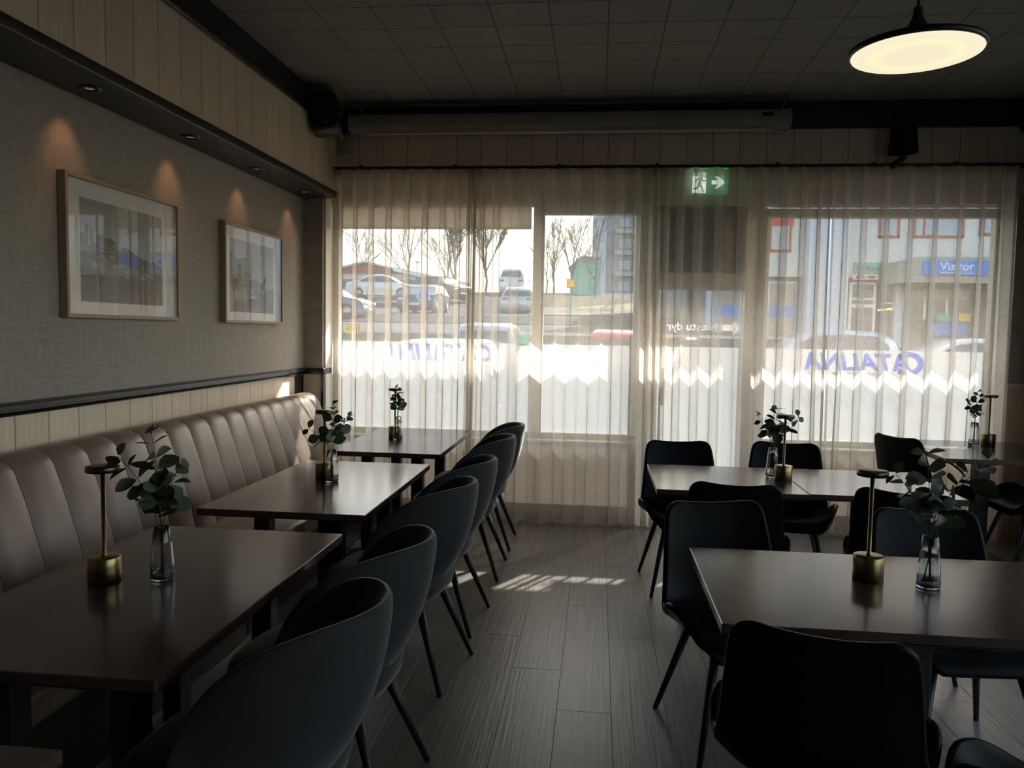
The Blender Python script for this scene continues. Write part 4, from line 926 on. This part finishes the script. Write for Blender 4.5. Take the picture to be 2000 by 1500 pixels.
# shop building across the street
b = thing('shop_building', 'white roughcast building with red framed windows and shops below', 'building', (4.2, 31, -.06))
BX = 4.2
MB().box(0, 16, 0, 8, 3.85, 11).build('upper_wall', 'render_wall', b)
MB().box(0, 16, .5, 8, 0, 3.85).build('shop_wall', 'shop_grey', b)
MB().box(3.55, 5.0, -.7, .6, 0, 11).build('pilaster', 'smooth_white', b)
MB().box(6.95, 7.25, -.02, .55, 0, 3.75).build('post', 'smooth_white', b)
MB().box(0.0, .25, -.02, .55, 0, 3.9).build('post', 'smooth_white', b)
for x0, x1, z0, z1 in ((2.22, 3.05, 4.78, 6.2), (4.6-BX+3.8, 8.65-BX, 4.95, 6.5), (10.42-BX, 11.18-BX, 5.32, 6.9), (11.65-BX, 13.46-BX, 5.33, 6.9), (14.0-BX, 14.9-BX, 5.42, 6.9), (7.0, 8.0, 8.2, 9.6), (9.0, 10.2, 8.2, 9.6)):
    if x0 == 4.6-BX+3.8: continue
    fr = MB(); th = .09
    fr.box(x0, x1, -.06, .02, z0, z0+th).box(x0, x1, -.06, .02, z1-th, z1).box(x0, x0+th, -.06, .02, z0, z1).box(x1-th, x1, -.06, .02, z0, z1)
    wn = fr.build('window', 'red_paint', b)
    MB().box(x0+th, x1-th, -.03, -.005, z0+th, z1-th).build('pane', 'sky_glass', wn)
    if x1-x0 > 1.2: MB().box(x0+.36, x0+.44, -.045, -.01, z0+th, z1-th).build('mullion', 'red_paint', wn)
MB().box(2.2, 3.1, -.1, -.02, 5.78, 6.2).build('sign_board', 'sign_red', b)
# glazed shop front on the near side of the pilaster
for k, (x0, x1) in enumerate(((.35, 1.35), (1.45, 2.25), (2.35, 3.45))):
    wn = MB().box(x0, x1, .38, .52, .6, 3.7).build('window', 'smooth_white', b)
    MB().box(x0+.07, x1-.07, .36, .40, 2.75, 3.62).build('pane', 'dark_glass', wn)
    MB().box(x0+.07, x1-.07, .36, .40, .7, 2.3).build('pane', 'dark_glass', wn)
    MB().box(x0+.05, x1-.05, .33, .38, 2.32, 2.72).build('blue_band', 'sign_blue', wn)
# door with fanlight under the green sign
dr = MB().box(5.38, 6.38, .36, .52, 0, 3.68).build('door', 'sign_white', b)
for z0, z1 in ((.15, 2.72), (2.86, 3.0), (3.1, 3.6)): MB().box(5.50, 6.26, .33, .37, z0, z1).build('pane', 'dark_glass', dr)
wn = MB().box(6.45, 6.95, .36, .52, .4, 3.62).build('window', 'shop_grey', b)
MB().box(6.47, 6.93, .33, .37, 2.95, 3.55).build('pane', 'dark_glass', wn); MB().box(6.47, 6.93, .33, .37, .5, 2.86).build('pane', 'dark_glass', wn)
MB().box(6.44, 6.96, .31, .34, 2.87, 2.92).build('glazing_bar', 'sign_white', wn)
emit_mat('tube_glow', (1, .62, .2), .9)
MB().tube([(6.45, .3, 2.62), (6.95, .3, 2.68)], .035, 6).build('light_tube', 'tube_glow', b)
gs = MB().box(9.57-BX, 10.91-BX, -.08, .0, 3.98, 4.40).build('green_sign', 'sign_green', b)
lettering('lettering', 'Healthy Nails', .22, gs, (10.24-BX, -.085, 4.18), (PI/2, 0, 0), 'sign_ink', .004)
ws = MB().box(9.57-BX, 10.9-BX, -.06, .0, 3.76, 3.96).build('white_sign', 'sign_white', b)
for k in range(3): MB().box(9.65-BX+.42*k, 9.95-BX+.42*k, -.075, -.06, 3.80, 3.92).build('red_panel', 'sign_red', ws)
# canopy with the blue visitor sign
MB().prism([(6.30, 3.54), (14, 3.54), (14, 4.46), (7.0, 4.44), (6.3, 4.30)], 'y', -2.0, 0).build('canopy', 'canopy_grey', b)
vs_ = MB().box(11.28-BX, 14.1-BX, -2.10, -2.0, 3.80, 4.30).build('visitor_sign', 'sign_blue', b)
lettering('lettering', 'Visitor', .42, vs_, (12.40-BX, -2.11, 4.09), (PI/2, 0, 0), 'sign_white', .006)
lettering('lettering', 'INFORMATION CENTER', .10, vs_, (12.40-BX, -2.11, 3.87), (PI/2, 0, 0), 'sign_white', .004)
for k, x in enumerate((11.55, 12.35, 13.15)):
    wn = MB().box(x-BX, x+.72-BX, .34, .52, .5, 3.5).build('window', 'shop_grey', b)
    MB().box(x+.05-BX, x+.67-BX, .31, .35, 2.0, 3.4).build('pane', 'dark_glass', wn)
    MB().box(x-.06-BX, x+.04-BX, .29, .34, 2.3, 3.45).build('mullion', 'sign_white', wn)
MB().box(11.4-BX, 13.9-BX, .28, .33, 3.05, 3.4).build('blind', 'kerb', b)
MB().box(12.5-BX, 13.86-BX, .24, .3, 1.70, 2.18).build('blue_poster', 'sign_blue', b)
MB().box(12.78-BX, 13.53-BX, .24, .3, 2.24, 2.52).build('green_poster', 'sign_green', b)
MB().box(13.56-BX, 14.0-BX, .24, .3, 2.24, 2.54).build('yellow_poster', 'sign_yellow', b)
# road signs
def sign_post(name, label, x, y, z0, zs): 
    t = thing(name, label, 'road sign', (x, y, z0)); MB().tube([(0, .03, 0), (0, .03, zs)], .035, 8).build('post', 'metal_post', t); return t
t = sign_post('road_sign', 'round blue road sign with a white stroke on a post', -6.36, 28, 1.5, 1.5)
MB().lathe([(.24, 0), (.24, .02)], 28).build('disc', 'sign_white', t, (0, 0, 1.27), (PI/2, 0, 0)); MB().lathe([(.215, .0), (.215, .025)], 28).build('blue_field', 'sign_blue', t, (0, 0, 1.27), (PI/2, 0, 0))
MB().box(-.03, .03, -.035, -.027, -.17, .17).build('stroke', 'sign_white', t, (0, 0, 1.27), (0, math.radians(-40), 0))
t = sign_post('road_sign', 'yellow triangular warning sign on a post among the parked cars', -9.27, 34, 2.1, 1.2)
MB().prism([(-.24, .85), (.24, .85), (0, 1.3)], 'y', -.02, 0).build('border', 'sign_red', t); MB().prism([(-.19, .88), (.19, .88), (0, 1.25)], 'y', -.03, -.02).build('yellow_field', 'sign_yellow', t)
t = sign_post('road_sign', 'small square yellow road sign in front of the bare trees', -1.0, 28, 1.6, 1.8)
MB().box(-.15, .15, -.02, 0, 1.5, 1.82).build('border', 'sign_red', t); MB().box(-.125, .125, -.03, -.02, 1.525, 1.795).build('yellow_field', 'sign_yellow', t)
t = sign_post('road_sign', 'yellow price plate with dark digits near the wall pier', -7.75, 24, -.06, 1.7)
MB().box(-.19, .19, -.02, 0, 1.42, 1.74).build('plate', 'sign_yellow', t); lettering('lettering', '10 18', .15, t, (0, -.025, 1.58), (PI/2, 0, 0), 'sign_ink', .003); MB().box(.21, .27, -.02, 0, 1.40, 1.74).build('red_strip', 'sign_red', t)
t = thing('street_lamp', 'tall thin street lamp rising behind the house roof', 'street lamp', (-17.9, 76, 4.7))
MB().tube([(0, 0, 0), (0, 0, 3.4)], [.07, .05], 8).build('pole', 'metal_post', t); MB().lathe([(.05, 3.4), (.28, 3.45), (.28, 3.5), (.05, 3.55)], 14).build('lantern', 'roof_grey', t)
# bare trees
def tree(label, loc, h, spread, seed, levels=5, tall=False):
    t = thing('bare_tree', label, 'tree', loc, 0, 'bare trees beyond the car park'); r = random.Random(seed); tr = MB(); tw = MB()
    def grow(p, d, ln, rad, lv):
        q = p+d*ln; mid = p+d*ln*.5+Vector((r.uniform(-1, 1), r.uniform(-1, 1), 0))*ln*.05
        (tr if lv >= levels-1 else tw).tube([p, mid, q], [rad, rad*.85, rad*.62], 5 if lv >= levels-1 else 3, caps=False)
        if lv <= 0: return
        nb = 3 if not tall else 4
        for k in range(nb):
            a = r.uniform(0, 2*PI); s = r.uniform(.35, .9)*spread
            nd = (d+Vector((math.cos(a)*s, math.sin(a)*s, r.uniform(-.1, .35)))).normalized()
            st = p+d*ln*(r.uniform(.35, 1) if k else 1)
            grow(st, nd if k else (d+nd*.35).normalized(), ln*(r.uniform(.55, .8) if k else (.85 if tall else .75)), rad*(.62 if k else .70), lv-1)
    grow(Vector((0, 0, 0)), Vector((0, 0, 1)), h*.30, h*.013, levels)
    tr.build('trunk', 'bark', t); tag(tw.build('twigs', 'bark', t), kind='stuff'); return t
for i, (x, y, z, h, s, lab) in enumerate(((-24.0, 76, 4.5, 8.5, .9, 'bare tree behind the house, beside the wall pier'), (-17.3, 70, 4.4, 9.0, .9, 'bare tree behind the red gable'), (-14.4, 74, 4.5, 8.5, .9, 'bare tree behind the roof of the low wing'),
                                          (-10.9, 58.4, 4.3, 8.8, .55, 'tall dense bare tree at the end of the house'), (-10.2, 70, 4.5, 9.5, .55, 'tall bare tree just behind the dense one'), (-4.4, 66, 4.6, 5.6, .7, 'thin bare tree in the gap of open sky'),
                                          (-3.0, 52, 3.4, 6.2, .8, 'bare tree beside the narrow window frame'), (-1.9, 56, 3.6, 7.0, .8, 'bare tree in front of the green shed'), (-.2, 50, 3.4, 6.5, .9, 'bare tree before the grey tower'), (2.2, 48, 3.2, 6.0, .9, 'bare tree near the white shop building'))):
    tree(lab, (x, y, z), h, s, 100+i, 5 if i in (3, 4) else 6, tall=(i in (3, 4)))
